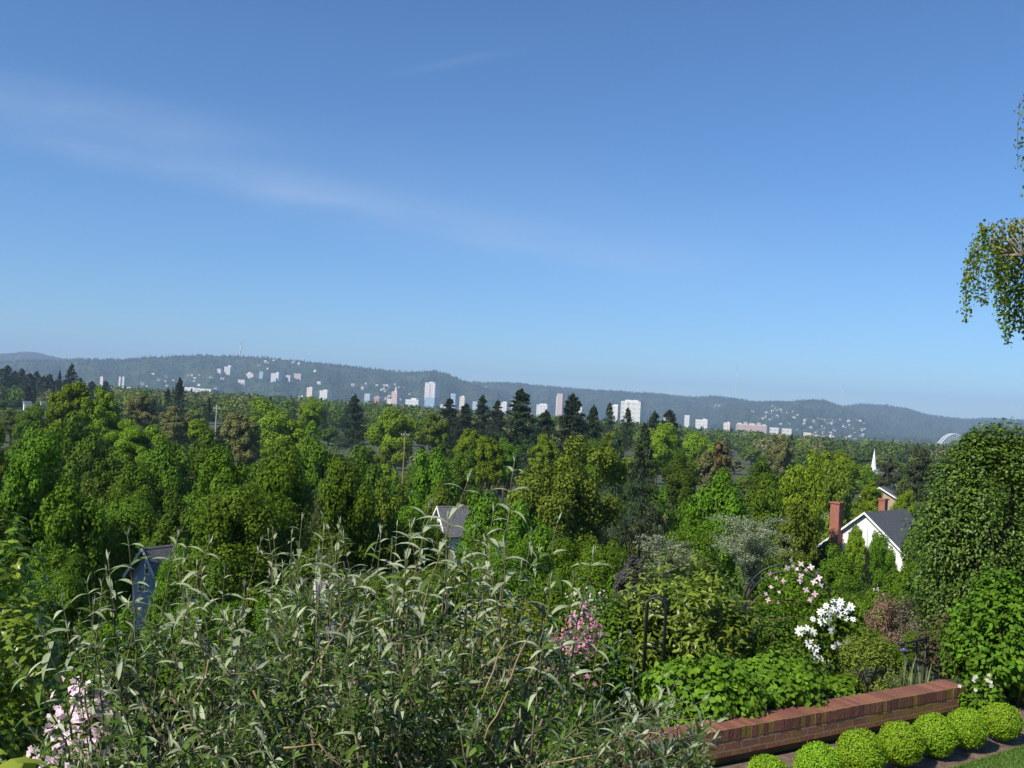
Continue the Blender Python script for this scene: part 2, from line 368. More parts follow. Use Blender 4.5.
nc = len(tsx); Fq = [(i*nc+j, i*nc+j+1, (i+1)*nc+j+1, (i+1)*nc+j) for i in range(len(ys)-1) for j in range(nc-1)]
GROUND = plain('ground_earth', (0.06, 0.075, 0.03), 0.95, 0.5, 0.12)
tag(link('ground', mesh_np('ground', V, Fq, 4, [GROUND], True)), 'sloping earth and rough green ground falling away to the valley', 'ground', kind='structure')

# hills
def hill_material(name='forested_hill', sc=.004, lo=(.014, .03, .012), hi=(.075, .1, .035)):
    m = newmat(name); n = m.node_tree.nodes; l = m.node_tree.links; b = n['Principled BSDF']
    t = n.new('ShaderNodeTexCoord'); nz = n.new('ShaderNodeTexNoise'); nz.inputs['Scale'].default_value = sc; nz.inputs['Detail'].default_value = 8; nz.inputs['Roughness'].default_value = .7
    l.new(t.outputs['Object'], nz.inputs['Vector'])
    rp = n.new('ShaderNodeValToRGB'); e = rp.color_ramp.elements; e[0].position = .35; e[0].color = (*lo, 1); e[1].position = .68; e[1].color = (*hi, 1)
    l.new(nz.outputs[0], rp.inputs[0]); l.new(rp.outputs[0], b.inputs['Base Color']); b.inputs['Roughness'].default_value = 1; b.inputs['Specular IOR Level'].default_value = 0
    return m
HILLM = hill_material()
HTREE = hill_material('hill_trees', .0026, (.010, .026, .012), (.07, .1, .03))
HILLS = []
class Hill:
    def __init__(s, prof, D, front, seed, label):
        s.px = [p[0] for p in prof]; s.py = [p[1] for p in prof]; s.D = D; s.front = front; s.seed = seed
        rg = np.random.default_rng(seed); s.ph = rg.uniform(0, 6.28, 12); HILLS.append(s)
        cols = np.linspace(s.px[0], s.px[-1], 170); rows = np.concatenate([np.linspace(0, 1, 34), [1.12, 1.35, 1.8]])
        V = [s.at(c, r) for r in rows for c in cols]; n = len(cols)
        Fq = [(i*n+j, i*n+j+1, (i+1)*n+j+1, (i+1)*n+j) for i in range(len(rows)-1) for j in range(n-1)]
        tag(link('hills', mesh_np('hills', V, Fq, 4, [HILLM], True)), label, 'hill', kind='structure')
    def at(s, px, r):
        top = float(np.interp(px, s.px, s.py)) + .8; c = P(px, top, s.D); k = c.x / c.y
        y = s.D - s.front * (1 - r); p = s.ph
        g = .5 * math.sin(px * .11 + 3 * r + p[0]) + .3 * math.sin(px * .27 + p[1] - 4 * r) + .2 * math.sin(px * .6 + p[2])
        q = min(r, 1.0); e = q ** .9 if r <= 1 else max(0, 1 - (r - 1) * .8)
        z = -108 + (c.z + 108) * e + g * 46 * math.sin(math.pi * min(q, 1)) ** 1.0
        return (k * y, y, z)
    def find(s, px, py):                 # how far up the slope the photo's row py lies
        best, br = 1e9, .5
        for r in np.linspace(.02, .97, 60):
            q = proj(s.at(px, r))[1]
            if abs(q - py) < best: best, br = abs(q - py), r
        return Vector(s.at(px, br))
Hill([(-300, 352), (-120, 353), (0, 354), (25, 352), (34, 352), (60, 358), (90, 366), (130, 376), (180, 392)], 10500, 2500, 1, 'most distant blue hill with a rounded summit behind the long ridge')
hA = Hill([(-300, 366), (-100, 362), (0, 361), (70, 359), (100, 359), (130, 359), (150, 357), (200, 355), (240, 356), (270, 358), (310, 362), (350, 366), (385, 370), (410, 372), (435, 371), (448, 374), (462, 380), (490, 389), (540, 402), (600, 420)], 7200, 2300, 2, 'long forested ridge with hospital blocks and a lattice mast')
hB = Hill([(400, 384), (440, 380), (480, 382), (520, 383), (545, 386), (580, 389), (615, 391), (650, 393), (690, 397), (715, 396), (745, 400), (780, 405), (820, 415), (870, 432), (920, 445)], 8600, 2400, 3, 'even blue-green forested ridge right of the downtown towers')
hC = Hill([(640, 420), (690, 414), (730, 405), (760, 402), (790, 402), (812, 400), (826, 401), (845, 408), (870, 420), (900, 433), (940, 447)], 7600, 2000, 4, 'rounded forested hill dotted with pale houses')
hD = Hill([(760, 420), (800, 411), (840, 406), (862, 404), (885, 405), (905, 408), (925, 414), (945, 417), (965, 419), (990, 418), (1040, 421), (1120, 424), (1300, 430)], 9200, 2600, 5, 'low forested ridge running out to the right')

def scatter_template(TV, TF, pos, sc, rot):
    n = len(pos); c, s = np.cos(rot), np.sin(rot)
    X = TV[None, :, 0] * sc[:, :1]; Y = TV[None, :, 1] * sc[:, 1:2]; Z = TV[None, :, 2] * sc[:, 2:3]
    V = np.stack([X * c[:, None] - Y * s[:, None], X * s[:, None] + Y * c[:, None], Z], 2) + pos[:, None, :]
    return V.reshape(-1, 3), (TF[None] + (np.arange(n) * len(TV))[:, None, None]).reshape(-1, TF.shape[1])
def cone_t(k=5):
    V = [(math.cos(6.283*i/k) * .5, math.sin(6.283*i/k) * .5, .05) for i in range(k)] + [(0, 0, 1)]
    return np.array(V), np.array([(i, (i+1) % k, k) for i in range(k)])
def blob_t(k=6):
    V = [(0, 0, 0)]
    for z, r in ((.25, .46), (.65, .5), (.9, .26)):
        V += [(math.cos(6.283*(i+z)/k) * r, math.sin(6.283*(i+z)/k) * r, z) for i in range(k)]
    V.append((0, 0, 1)); Fa = [(0, 1+(i+1) % k, 1+i) for i in range(k)]
    for j in range(2):
        for i in range(k):
            a, b, c, d = 1+j*k+i, 1+j*k+(i+1) % k, 1+(j+1)*k+(i+1) % k, 1+(j+1)*k+i; Fa += [(a, b, c), (a, c, d)]
    Fa += [(1+2*k+i, 1+2*k+(i+1) % k, 1+3*k) for i in range(k)]
    return np.array(V), np.array(Fa)
rng = np.random.default_rng(21)
for h, nm in zip(HILLS, ('far rounded hill', 'long ridge', 'even ridge', 'rounded hill', 'right-hand ridge')):
    Vs, Fs, off = [], [], 0
    for (T, cnt, wid, hg) in ((cone_t(), 3400, (8, 14), (16, 32)), (blob_t(), 4200, (9, 19), (9, 19))):
        pxs = rng.uniform(h.px[0] + 5, h.px[-1] - 5, cnt); rs = np.where(rng.random(cnt) < .22, rng.uniform(.93, 1.02, cnt), rng.uniform(.05, 1, cnt))
        pos = np.array([h.at(a, b) for a, b in zip(pxs, rs)]); pos[:, 2] -= 3
        w = rng.uniform(*wid, cnt); sc = np.stack([w, w, rng.uniform(*hg, cnt)], 1)
        v, f = scatter_template(T[0], T[1], pos, sc, rng.uniform(0, 6.28, cnt)); Vs.append(v); Fs.append(f + off); off += len(v)
    tag(link('hill_forest', mesh_np('hill_forest', np.vstack(Vs), np.vstack(Fs), 3, [HTREE])), 'dark conifer and broadleaf forest covering the ' + nm, 'forest', kind='stuff')

# air between here and the hills
hz = MB(); hz.box((0, 7000, 215), (26000, 18400, 570)); ho = hz.build('haze', None)
hm = bpy.data.materials.new('haze'); hm.use_nodes = True; hn = hm.node_tree.nodes; hn.remove(hn['Principled BSDF'])
pv = hn.new('ShaderNodeVolumePrincipled'); pv.inputs['Color'].default_value = (0.52, 0.71, 1.0, 1); pv.inputs['Density'].default_value = 8.4e-5; pv.inputs['Anisotropy'].default_value = 0.0
hm.node_tree.links.new(pv.outputs[0], hn['Material Output'].inputs['Volume'])
ho.data.materials.clear(); ho.data.materials.append(hm)
tag(ho, 'thin pale blue summer haze filling the air over the valley', 'haze', kind='stuff')

# ------------------------------------------------------------------ far wood below the city: nobody could count it
rng = np.random.default_rng(33)
def far_wood(name, D0, D1, n, label, mats, hgt=(11, 20), k=150, ls=.2):
    Vs, Fs, Mi, off = [], [], [], 0
    D = np.exp(rng.uniform(math.log(D0), math.log(D1), n)); px = rng.uniform(-80, 1100, n)
    for q in range(len(mats)):
        idx = np.where(rng.random(n) < (1 / (len(mats) - q)) if q < len(mats) - 1 else np.ones(n, bool))[0]
        Dq, pq = D[idx], px[idx]; keep = np.ones(n, bool); keep[idx] = False; D, px = D[keep], px[keep]; n = len(D)
        pos = np.array([(lambda p: (p.x, p.y, H(p.x, p.y)))(P(a, 400, d)) for a, d in zip(pq, Dq)])
        m = len(pos); con = q == 0
        h_ = rng.uniform(*hgt, m) * (1.02 if con else 1); w_ = h_ * (rng.uniform(.3, .45, m) if con else rng.uniform(.8, 1.2, m))
        o = rnd(m * k).reshape(m, k, 3)
        if con:
            t = rng.uniform(0, 1, (m, k)) ** 1.5; a = rng.uniform(0, 6.28, (m, k)); r = .5 * (1 - t) * rng.uniform(.6, 1, (m, k))
            lp = np.stack([np.cos(a) * r, np.sin(a) * r, .12 + t * .88], 2)
        else: lp = np.stack([o[..., 0] * .48, o[..., 1] * .48, .55 + o[..., 2] * .45], 2) * rng.uniform(.75, 1, (m, k, 1))
        pw = pos[:, None, :] + lp * np.stack([w_, w_, h_], 1)[:, None, :]
        nr = o + rng.normal(size=(m, k, 3)) * .4 + np.array([0, 0, .3])
        ln = np.repeat(w_ * (ls if not con else ls * 1.5), k) * rng.uniform(.7, 1.3, m * k)
        ax = rnd(m * k); nr = unit(nr.reshape(-1, 3)); ax = unit(ax - nr * (ax * nr).sum(1, keepdims=True))
        v, f = leaves(pw.reshape(-1, 3) - ax * (ln * .5)[:, None], ax, nr, ln, ln * .8, T_DIAMOND)
        Vs.append(v); Fs.append(f + off); off += len(v); Mi += [q] * len(f)
    tag(link(name, mesh_np(name, np.vstack(Vs), np.vstack(Fs), 4, [LM[x] for x in mats], mi=Mi)), label, 'woodland', kind='stuff')
far_wood('far_woodland', 1500, 3700, 2700, 'hazy belt of mixed trees between the treetops and the city', ('fir', 'maple', 'deep', 'deep', 'bud'), (14, 27), 110, .22)
far_wood('valley_woodland', 760, 1500, 1150, 'mixed trees on the valley floor before the hazy far belt', ('fir', 'maple', 'deep', 'olive', 'deep', 'bud'), (13, 24), 420, .115)

# ------------------------------------------------------------------ city
def facade(name, wall, glass, bw, bh, mort=.35, rough=.6):
    m = newmat(name); n = m.node_tree.nodes; l = m.node_tree.links; b = n['Principled BSDF']
    t = n.new('ShaderNodeTexCoord'); sp_ = n.new('ShaderNodeSeparateXYZ'); l.new(t.outputs['Object'], sp_.inputs[0])
    ad = n.new('ShaderNodeMath'); l.new(sp_.outputs[0], ad.inputs[0]); l.new(sp_.outputs[1], ad.inputs[1])
    cb = n.new('ShaderNodeCombineXYZ'); l.new(ad.outputs[0], cb.inputs[0]); l.new(sp_.outputs[2], cb.inputs[1])
    br = n.new('ShaderNodeTexBrick'); br.offset = 0; l.new(cb.outputs[0], br.inputs['Vector'])
    br.inputs['Color1'].default_value = (*glass, 1); br.inputs['Color2'].default_value = (*[c * 1.25 for c in glass], 1); br.inputs['Mortar'].default_value = (*wall, 1)
    br.inputs['Scale'].default_value = 1; br.inputs['Brick Width'].default_value = bw; br.inputs['Row Height'].default_value = bh; br.inputs['Mortar Size'].default_value = mort * bh; br.inputs['Mortar Smooth'].default_value = .05
    l.new(br.outputs['Color'], b.inputs['Base Color']); b.inputs['Roughness'].default_value = rough
    return m
FW = facade('white_facade', (.6, .58, .55), (.36, .37, .39), 15, 11, .3)
FB = facade('beige_facade', (.62, .54, .46), (.36, .33, .31), 12, 11, .3)
FP = facade('pink_facade', (.52, .39, .34), (.38, .27, .25), 13, 10, .3)
FG = facade('grey_facade', (.42, .46, .5), (.16, .2, .26), 13, 11, .26)
FT = facade('tower_facade', (.66, .58, .55), (.26, .26, .3), 14, 11, .3)
FN = facade('blue_facade', (.3, .38, .47), (.2, .28, .37), 6, 4, .25)
FR = facade('red_facade', (.45, .2, .15), (.2, .12, .1), 12, 10, .32)
ROOFW = plain('pale_roof', (.72, .71, .68), .8, .12, .05)
ROOFG = plain('grey_roof', (.3, .3, .3), .85, .2, .1)
def tower(x0, x1, top, bot, D, mat, label, name='office_block', cat='building', ang=-.5, base=None, hat=None, ground=None, extra=None, roofm=None, depth=None):
    a, b = P(x0, bot, D), P(x1, bot, D); c = (a + b) / 2; t = P((x0 + x1) / 2, top, D)
    z0 = H(c.x, c.y) - 2 if ground is None else ground
    w = b.x - a.x; dp = (depth or w * .7)
    # a block turned by ang still covers the same width of the photo
    L_ = w / (math.cos(ang) + (dp / w) * abs(math.sin(ang))); d_ = L_ * dp / w
    r = empty(name, (c.x, c.y, z0), ang, label, cat)
    h = t.z - z0
    MB().box((0, 0, h / 2), (L_, d_, h)).build('body', mat, r)
    MB().box((0, 0, h + .6), (L_ * 1.01, d_ * 1.01, 1.2)).build('roof', roofm or ROOFW, r)
    if hat: MB().box((L_ * hat[0], 0, h + 1.2 + hat[2] / 2), (L_ * hat[1], d_ * .5, hat[2])).build('roof_plant', mat, r)
    if extra: extra(r, L_, d_, h, mat)
    return r
def two_tone(r, l, d, h, mat):
    for s in (-1, 1): MB().box((s * l * .5, 0, h * .5), (l * .06, d * 1.02, h)).build('corner_pier', FW, r)
    MB().box((0, -d * .5 - .4, h * .72), (l * .12, 1, h * .5)).build('window_strip', FN, r)
    MB().box((0, 0, h * .27), (l * 1.09, d * 1.06, h * .54)).build('lower_block', FN, r)
tower(424, 438, 383, 410, 4300, FT, 'tall two-tone slab tower, pinkish above and blue-grey below', 'tower_block', extra=two_tone, hat=(0, .4, 4))
def stepped(r, l, d, h, mat):
    MB().box((0, 0, h * 1.12), (l * .5, d * .5, h * .3), taper=.35).build('crown_block', mat, r)
    MB().box((-l * .85, 0, h * .32), (l * .9, d, h * .64)).build('side_wing', FW, r)
tower(391, 399, 392, 408, 4200, FP, 'pink stepped tower with a narrow top and a white wing', 'tower_block', extra=stepped)
def wedge(r, l, d, h, mat):
    MB().box((-l * .42, -d * .1, h * .46), (l * .3, d, h * .92)).build('slanted_face', FW, r)
tower(556, 563.5, 394, 416, 4600, FP, 'slim pink skyscraper standing alone behind the firs', 'tower_block', extra=wedge)
def fins(r, l, d, h, mat):
    for i in range(5): MB().box((l * (-.5 + i * .25), 0, h * .5), (l * .02, d * 1.03, h * 1.0)).build('pier', ROOFW, r)
tower(620, 643, 402, 420, 2400, FW, 'large bright white office block, wider of the white pair', hat=(0, .7, 4), ang=-.35, extra=fins)
tower(608, 619, 406, 420, 2450, FW, 'smaller white office block left of the wide white one', ang=-.35, hat=(.2, .5, 3))
tower(306, 314.5, 388, 404, 4300, FB, 'beige apartment tower left of the broad pale block', 'apartment_tower', hat=(0, .5, 4))
tower(319, 331, 391, 404, 4200, FW, 'broad pale apartment block right of the beige tower', 'apartment_tower', hat=(.1, .5, 5))
tower(364, 372, 394, 405, 4500, FG, 'grey mid-height tower left of the red-brown block')
tower(352, 357, 395, 404, 4400, FW, 'narrow white block beside the dark fir top')
tower(374, 381, 398, 406, 4500, FR, 'low red-brown block left of the pink stepped tower')
tower(405, 424, 400, 410, 4100, FW, 'long low white block at the foot of the two-tone tower', hat=(0, .4, 7))
tower(450, 457, 394, 408, 4600, FN, 'blue-grey tower right of the two-tone slab')
tower(459, 466, 397, 410, 4400, FB, 'cream tower at the right of the blue-grey one', hat=(0, .5, 5))
tower(440, 451, 405, 414, 3600, FW, 'white block with low roof behind the pine tops')
tower(439, 443.5, 415, 428, 900, FR, 'orange brick building half hidden by dark pines', 'brick_building', ground=-36)
tower(472, 479, 402, 412, 4400, FG, 'low grey block behind the two thin pines')
tower(499, 509, 403, 414, 4200, FW, 'white block left of the tallest fir', hat=(.1, .5, 5))
tower(510, 517, 400, 412, 4500, FW, 'small pale block almost touching the tallest fir')
tower(536, 551, 405, 416, 4200, FW, 'broad white block between the tallest fir and pink skyscraper', hat=(0, .6, 5))
tower(578, 583, 405, 415, 4400, FW, 'sliver of white block right of the second fir')
tower(663, 673, 418, 428, 3400, FW, 'low white block right of the dark firs', hat=(-.2, .4, 5))
tower(684, 690, 415.5, 427, 3600, FW, 'short white tower in the open right of the firs')
tower(695, 710, 420, 428, 3600, FW, 'low pale row right of the short white tower', hat=(.2, .3, 4))
tower(723, 731, 423, 431, 3400, FB, 'cream block left of the long pinkish apartment row', hat=(.2, .4, 3))
def blocks(r, l, d, h, mat):
    for q, (a, b, e) in enumerate(((-.4, .12, 5), (-.2, .1, 9), (.02, .16, 6), (.25, .1, 10), (.42, .1, 4))): MB().box((l * a, 0, h + 1.2 + e / 2), (l * b, d * .8, e)).build('roof_block', FP if q % 2 else FB, r)
tower(736, 766, 425, 431, 3700, FP, 'long pinkish apartment row below the hillside houses', 'apartment_row', ang=-.12, depth=40, extra=blocks)
tower(769, 779, 428, 434, 3300, FW, 'white shed left of the dark round treetop', 'warehouse', ang=-.3)
tower(781, 792, 429, 435, 3300, FW, 'white shed right of the dark round treetop', 'warehouse', ang=-.3)
tower(803, 812, 433, 440, 3400, FB, 'cream low block under the rounded hill')
tower(118.5, 120.8, 377, 386, 3800, FW, 'left one of two thin white slabs at the far left', 'apartment_tower', ang=-.2)
tower(122, 124.5, 377, 386, 3800, FW, 'right one of two thin white slabs at the far left', 'apartment_tower', ang=-.2)
tower(100, 105, 377, 384, 3900, FB, 'sandy block left of the two thin white slabs')
tower(185, 199, 388, 393, 2600, FW, 'short white warehouse right of the dark rounded fir', 'warehouse', ang=-.3)
tower(197, 220, 389.5, 394, 2400, FW, 'long white warehouse roof above the left treetops', 'warehouse', ang=-.3, depth=60)
tower(127, 133, 387.5, 392, 2300, FW, 'white shed left of the sandy treetops', 'warehouse', ang=-.3)
tower(288, 303, 411, 415, 1300, FW, 'low white roof among yellow-green treetops', 'warehouse', ang=-.3, ground=-40)
tower(297, 306, 396, 401, 3700, FW, 'white low block left of the beige tower')
def onhill(x0, x1, top, bot, mat, label, h=hA, **k):
    p = h.find((x0 + x1) / 2, bot); tower(x0, x1, top, bot, p.y, mat, label, ground=p.z - 25, ang=-.4, **k)
onhill(217, 222.5, 369, 374, FW, 'lower white hospital block high on the ridge', name='hospital_block')
onhill(224, 233, 367, 376, FW, 'tallest white hospital slab high on the ridge', name='hospital_block', hat=(.2, .5, 10))
onhill(238, 248, 380, 384, FW, 'long white hospital building lowest on the slope', name='hospital_block')
onhill(246, 257, 374, 379, FW, 'white hospital building with stepped roof', name='hospital_block', hat=(-.2, .4, 10))
onhill(259, 264.5, 372, 380, FN, 'blue glass hospital building on the ridge', name='hospital_block')
onhill(271, 282, 373.5, 380, FW, 'bright white square hospital building', name='hospital_block', hat=(.2, .3, 8))
onhill(286, 292, 375.5, 379, FW, 'small white hospital wing beside the pink one', name='hospital_block')
onhill(294, 304, 374, 378.5, FP, 'pink hospital wing at the right end of the row', name='hospital_block')
onhill(317, 322, 381.5, 384, FW, 'lone white building right of the hospital row', name='hospital_block')

# hillside houses
WALLW = plain('house_white', (.8, .78, .72), .8, .1, .1); WALLC = plain('house_cream', (.66, .56, .45), .8, .1, .1); ROOFB = plain('house_roof', (.2, .17, .15), .9, .2, .1); ROOFL = plain('house_pale_roof', (.5, .47, .43), .9, .2, .1)
def gable_house_meshes(wm, rm):
    w = MB(); w.box((0, 0, .35), (1, .8, .7)); w.poly([(-.5, -.4, .7), (-.5, .4, .7), (-.5, 0, 1.05)]); w.poly([(.5, .4, .7), (.5, -.4, .7), (.5, 0, 1.05)])
    r = MB(); r.slab([(-.55, -.47, .66), (.55, -.47, .66), (.55, 0, 1.1), (-.55, 0, 1.1)], .05); r.slab([(.55, .47, .66), (-.55, .47, .66), (-.55, 0, 1.1), (.55, 0, 1.1)], .05)
    return w.mesh('wall', wm), r.mesh('roof', rm)
HM = [gable_house_meshes(WALLW, ROOFB), gable_house_meshes(WALLW, ROOFL), gable_house_meshes(WALLC, ROOFB)]
rg = random.Random(5)
CL = [((770, 882), (418, 441), 78, hC, 'pale hillside house in the dense cluster right of the thin mast', 'houses on the rounded hill'),
      ((752, 800), (408, 424), 22, hC, 'pale hillside house scattered above the long pinkish apartment row', 'houses above the apartment row'),
      ((712, 728), (406, 414), 12, hB, 'white house in the small isolated patch on the even ridge', 'houses in the small patch'),
      ((345, 420), (384, 402), 30, hA, 'pale hillside house scattered behind the pink stepped tower', 'houses behind the pink tower'),
      ((440, 500), (384, 402), 30, hB, 'pale hillside house scattered right of the two-tone tower', 'houses right of the two-tone tower'),
      ((250, 345), (360, 372), 12, hA, 'small house among trees near the ridge crest', 'houses near the ridge crest'),
      ((140, 245), (375, 390), 26, hA, 'pale house low on the slope below the hospital', 'houses low on the slope')]
for (xr, yr, n, h, lab, grp) in CL:
    for i in range(n):
        px = rg.triangular(xr[0], xr[1], (xr[0] + xr[1]) / 2); py = rg.uniform(*yr)
        if h is hC: py += max(0, (px - 800)) * .09 - 2
        p = h.find(px, py); s = rg.uniform(9, 16)
        r = empty('hillside_house', (p.x, p.y, p.z - 1), rg.uniform(-.6, .6), lab, 'house', grp); wm, rm = rg.choice(HM)
        r.scale = (s * 1.2, s, s)
        link('wall', wm, r); link('roof', rm, r)

# masts
RED = plain('mast_red', (.42, .12, .08), .6, .1); WHT = plain('white_paint', (.8, .8, .78), .5, .06); STEEL = plain('pale_steel', (.66, .68, .68), .5, .1)
def mast(px, y0, y1, h, wid, label, solid=True):
    b = h.find(px, y1) if h else None; D = 7200
    b = P(px, y1 + 1.5, D); t = P(px, y0, D); hgt = t.z - b.z
    r = empty('radio_mast', (b.x, b.y, b.z), 0, label, 'mast')
    lat = MB()
    for i in range(3):
        a = i * 2.094
        lat.tube([(math.cos(a) * wid, math.sin(a) * wid, 0), (math.cos(a) * wid * .45, math.sin(a) * wid * .45, hgt * .6), (0, 0, hgt * .8)], wid * .16, 4)
    for k in range(10):
        z = hgt * .07 * k; q = wid * (1 - .55 * z / (hgt * .6)) if z < hgt * .6 else wid * .3
        for i in range(3):
            a, c = i * 2.094, (i + 1) * 2.094
            lat.tube([(math.cos(a) * q, math.sin(a) * q, z), (math.cos(c) * q * .94, math.sin(c) * q * .94, z + hgt * .06)], wid * .09, 4)
    lat.build('lattice', WHT if solid else STEEL, r)
    MB().tube([(0, 0, hgt * .76), (0, 0, hgt)], wid * .12 + .3, 5).build('aerial', RED, r)
    for z in (.3, .62): MB().tube([(0, 0, hgt * z), (0, 0, hgt * (z + .1))], wid * .5, 6).build('aerial_drum', WHT, r)
mast(240.5, 342, 356, None, 15, 'tall white and red lattice mast on the long ridge')
mast(735.5, 364, 397, None, 5, 'very thin faint mast on the even ridge', False)
mast(842.5, 384, 405, None, 4.5, 'thin faint mast beside the rounded hill', False)
mast(431.5, 360, 372, None, 4, 'thin faint mast above the two-tone tower', False)

# steel arch bridge
def bridge():
    D = 4500; a = P(934, 447, D); b = P(972, 449, D); c = (a + b) / 2; L_ = b.x - a.x; top = P(953, 434, D).z
    r = empty('arch_bridge', c, 0.25, 'pale steel arch bridge half hidden behind the dense right-hand tree', 'bridge')
    rise = top - c.z
    for s in (-1, 1):
        MB().tube([(L_ / 2 * t, s * 9, rise * (1 - t * t)) for t in np.linspace(-1, 1, 25)], 3.0, 6).build('arch_rib', STEEL, r)
        for t in np.linspace(-.85, .85, 15): MB().tube([(L_ / 2 * t, s * 9, rise * .18), (L_ / 2 * t, s * 9, rise * (1 - t * t))], .55, 4).build('hanger', STEEL, r)
    MB().box((0, 0, rise * .16), (L_ * 1.5, 20, 4)).build('deck', STEEL, r)
    for s in (-1, 1): MB().box((s * L_ / 2, 0, -15), (8, 22, 36)).build('pier', ROOFG, r)
bridge()

# ------------------------------------------------------------------ nearer houses
BRICK_R = plain('chimney_brick', (.3, .12, .08), .85, .3, 8, .2); SLATE = plain('slate', (.085, .088, .095), .75, .3, 6, .2); SLATE2 = plain('grey_shingle', (.13, .13, .135), .8, .3, 5, .2)
GLASS = plain('window_glass', (.03, .035, .04), .1, .2, 2, spec=.6); TRIM = plain('white_trim', (.8, .8, .77), .5, .05)
BLUEW = plain('blue_clapboard', (.3, .42, .56), .7, .08, 1.0); WHITEW = plain('white_clapboard', (.8, .79, .75), .7, .06, 1); GREYW = plain('grey_clapboard', (.3, .3, .29), .7, .1, 1)
def house(name, label, apex, ang, hw, length, pitch, wallm, roofm, windows=(), chimneys=(), trimw=.22, cat='house', wing=None):
    """the gable end faces local -x; the ridge runs along +x from the apex"""
    gz = H(apex.x, apex.y) - 3; r = empty(name, (apex.x, apex.y, gz), ang, label, cat); h = apex.z - gz; e = h - hw * pitch
    w = MB(); prof = [(-hw, 0), (hw, 0), (hw, e), (0, h - .25), (-hw, e)]
    b = len(w.v)
    for x in (0, length): w.v += [(x, y, z) for y, z in prof]
    w.f.append((4, 3, 2, 1, 0)); w.f.append((5, 6, 7, 8, 9)); w.f += [(i, (i+1) % 5, 5+(i+1) % 5, 5+i) for i in range(5)]
    w.build('wall', wallm, r)
    rf = MB(); oh = .4
    for s in (-1, 1):
        q = [(-oh, s * (hw + oh), e - oh * pitch + .12), (length + oh, s * (hw + oh), e - oh * pitch + .12), (length + oh, 0, h), (-oh, 0, h)]
        rf.slab(q if s < 0 else q[::-1], .16)
    rfo = rf.build('roof', roofm, r)
    for s in (-1, 1):
        f = MB(); f.slab([(-oh - .06, s * (hw + oh), e - oh * pitch - .12), (-oh - .06, 0, h - .22), (-oh - .06, 0, h + .03), (-oh - .06, s * (hw + oh), e - oh * pitch + .13)], .05 * s)
        f.build('fascia', TRIM, r)
    for (y, z, ww, wh) in windows:
        fr = MB()
        for dy in (-ww / 2, ww / 2): fr.box((-.04, y + dy, z), (.1, .11, wh + .11))
        for dz in (-wh / 2, 0, wh / 2): fr.box((-.05, y, z + dz), (.1, ww - .11, .09))
        fo = fr.build('window', TRIM, r); MB().box((-.02, y, z), (.05, ww - .12, wh - .06)).build('pane', GLASS, fo)
    for (x, y, z0, z1, ww) in chimneys:
        c = MB().box((x, y, (z0 + z1) / 2), (ww, ww, z1 - z0)).build('chimney', BRICK_R, r)
        MB().box((x, y, z1 + .1), (ww * 1.18, ww * 1.18, .2)).build('chimney_cap', BRICK_R, c)
    if wing: wing(r, h, e)
    return r
apx = P(866, 512, 105)
def wing(r, h, e):                       # cross gable toward the viewer, at the right
    w = MB(); hw, x0, y1 = 2.6, 7.2, -6.2; hh = e + 2.0
    w.v += [(x0 - hw, y1, 0), (x0 + hw, y1, 0), (x0 + hw, y1, hh - 2.2), (x0, y1, hh - .2), (x0 - hw, y1, hh - 2.2)]
    w.v += [(a, -1, c) for (a, b_, c) in w.v[:5]]
    w.f = [(0, 1, 2, 3, 4), (9, 8, 7, 6, 5)] + [(i, i+5, 5+(i+1) % 5, (i+1) % 5) for i in range(5)]
    w.build('wing_wall', WHITEW, r)
    rf = MB()
    for s in (-1, 1):
        q = [(x0 + s * (hw + .35), y1 - .4, hh - 2.35), (x0, y1 - .4, hh), (x0, -.5, hh), (x0 + s * (hw + .35), -.5, hh - 2.35)]
        rf.slab(q if s > 0 else q[::-1], .16)
    rf.build('wing_roof', SLATE2, r)
    for s in (-1, 1):
        f = MB(); f.slab([(x0 + s * (hw + .4), y1 - .46, hh - 2.62), (x0, y1 - .46, hh - .22), (x0, y1 - .46, hh + .02), (x0 + s * (hw + .4), y1 - .46, hh - 2.36)], -.05 * s); f.build('fascia', TRIM, r)
hw_ = house('white_house', 'white gabled house with slate roof and tall brick chimney', apx, R(44), 5.2, 9.5, .85, WHITEW, SLATE,
            windows=[(.9, 11.2, 1.0, 1.6), (-1.3, 11.2, 1.1, 1.6), (-.2, 8.2, 1.2, 1.6), (-3.2, 8.2, 1.1, 1.6), (4.3, 9.4, .9, 1.4)],
            chimneys=[(-.55, 2.3, 0, 0, 1.0)], wing=wing)
# set the chimneys from the ridge height
hgt_ = apx.z - (H(apx.x, apx.y) - 3)
for o in list(hw_.children):
    if o.name.startswith('chimney'):
        for c in list(o.children): bpy.data.objects.remove(c)
        bpy.data.objects.remove(o)
    elif o.name.startswith('window'):
        o.location.z = (hgt_ - 4.42) - 11.0 + .4
for (x, y, z0, z1, ww, nm) in ((-.52, 3.1, 0, hgt_ + .6, 1.05, 'chimney'), (5.3, .55, hgt_ - 1.2, hgt_ + 1.1, .75, 'chimney')):
    c = MB().box((x, y, (z0 + z1) / 2), (ww, ww, z1 - z0)).build(nm, BRICK_R, hw_); MB().box((x, y, z1 + .08), (ww * 1.18, ww * 1.18, .16)).build('chimney_cap', BRICK_R, c)
a2 = P(148, 547, 60); h2 = a2.z - (H(a2.x, a2.y) - 3)
house('blue_house', 'blue clapboard house gable with white window and grey roof', a2, R(58), 1.25, 2.4, 1.25, BLUEW, SLATE2, windows=[(-.15, h2 - 1.25, .4, .8), (.3, h2 - 2.5, .6, .6)])
a3 = P(441, 506, 90); h3 = a3.z - (H(a3.x, a3.y) - 3)
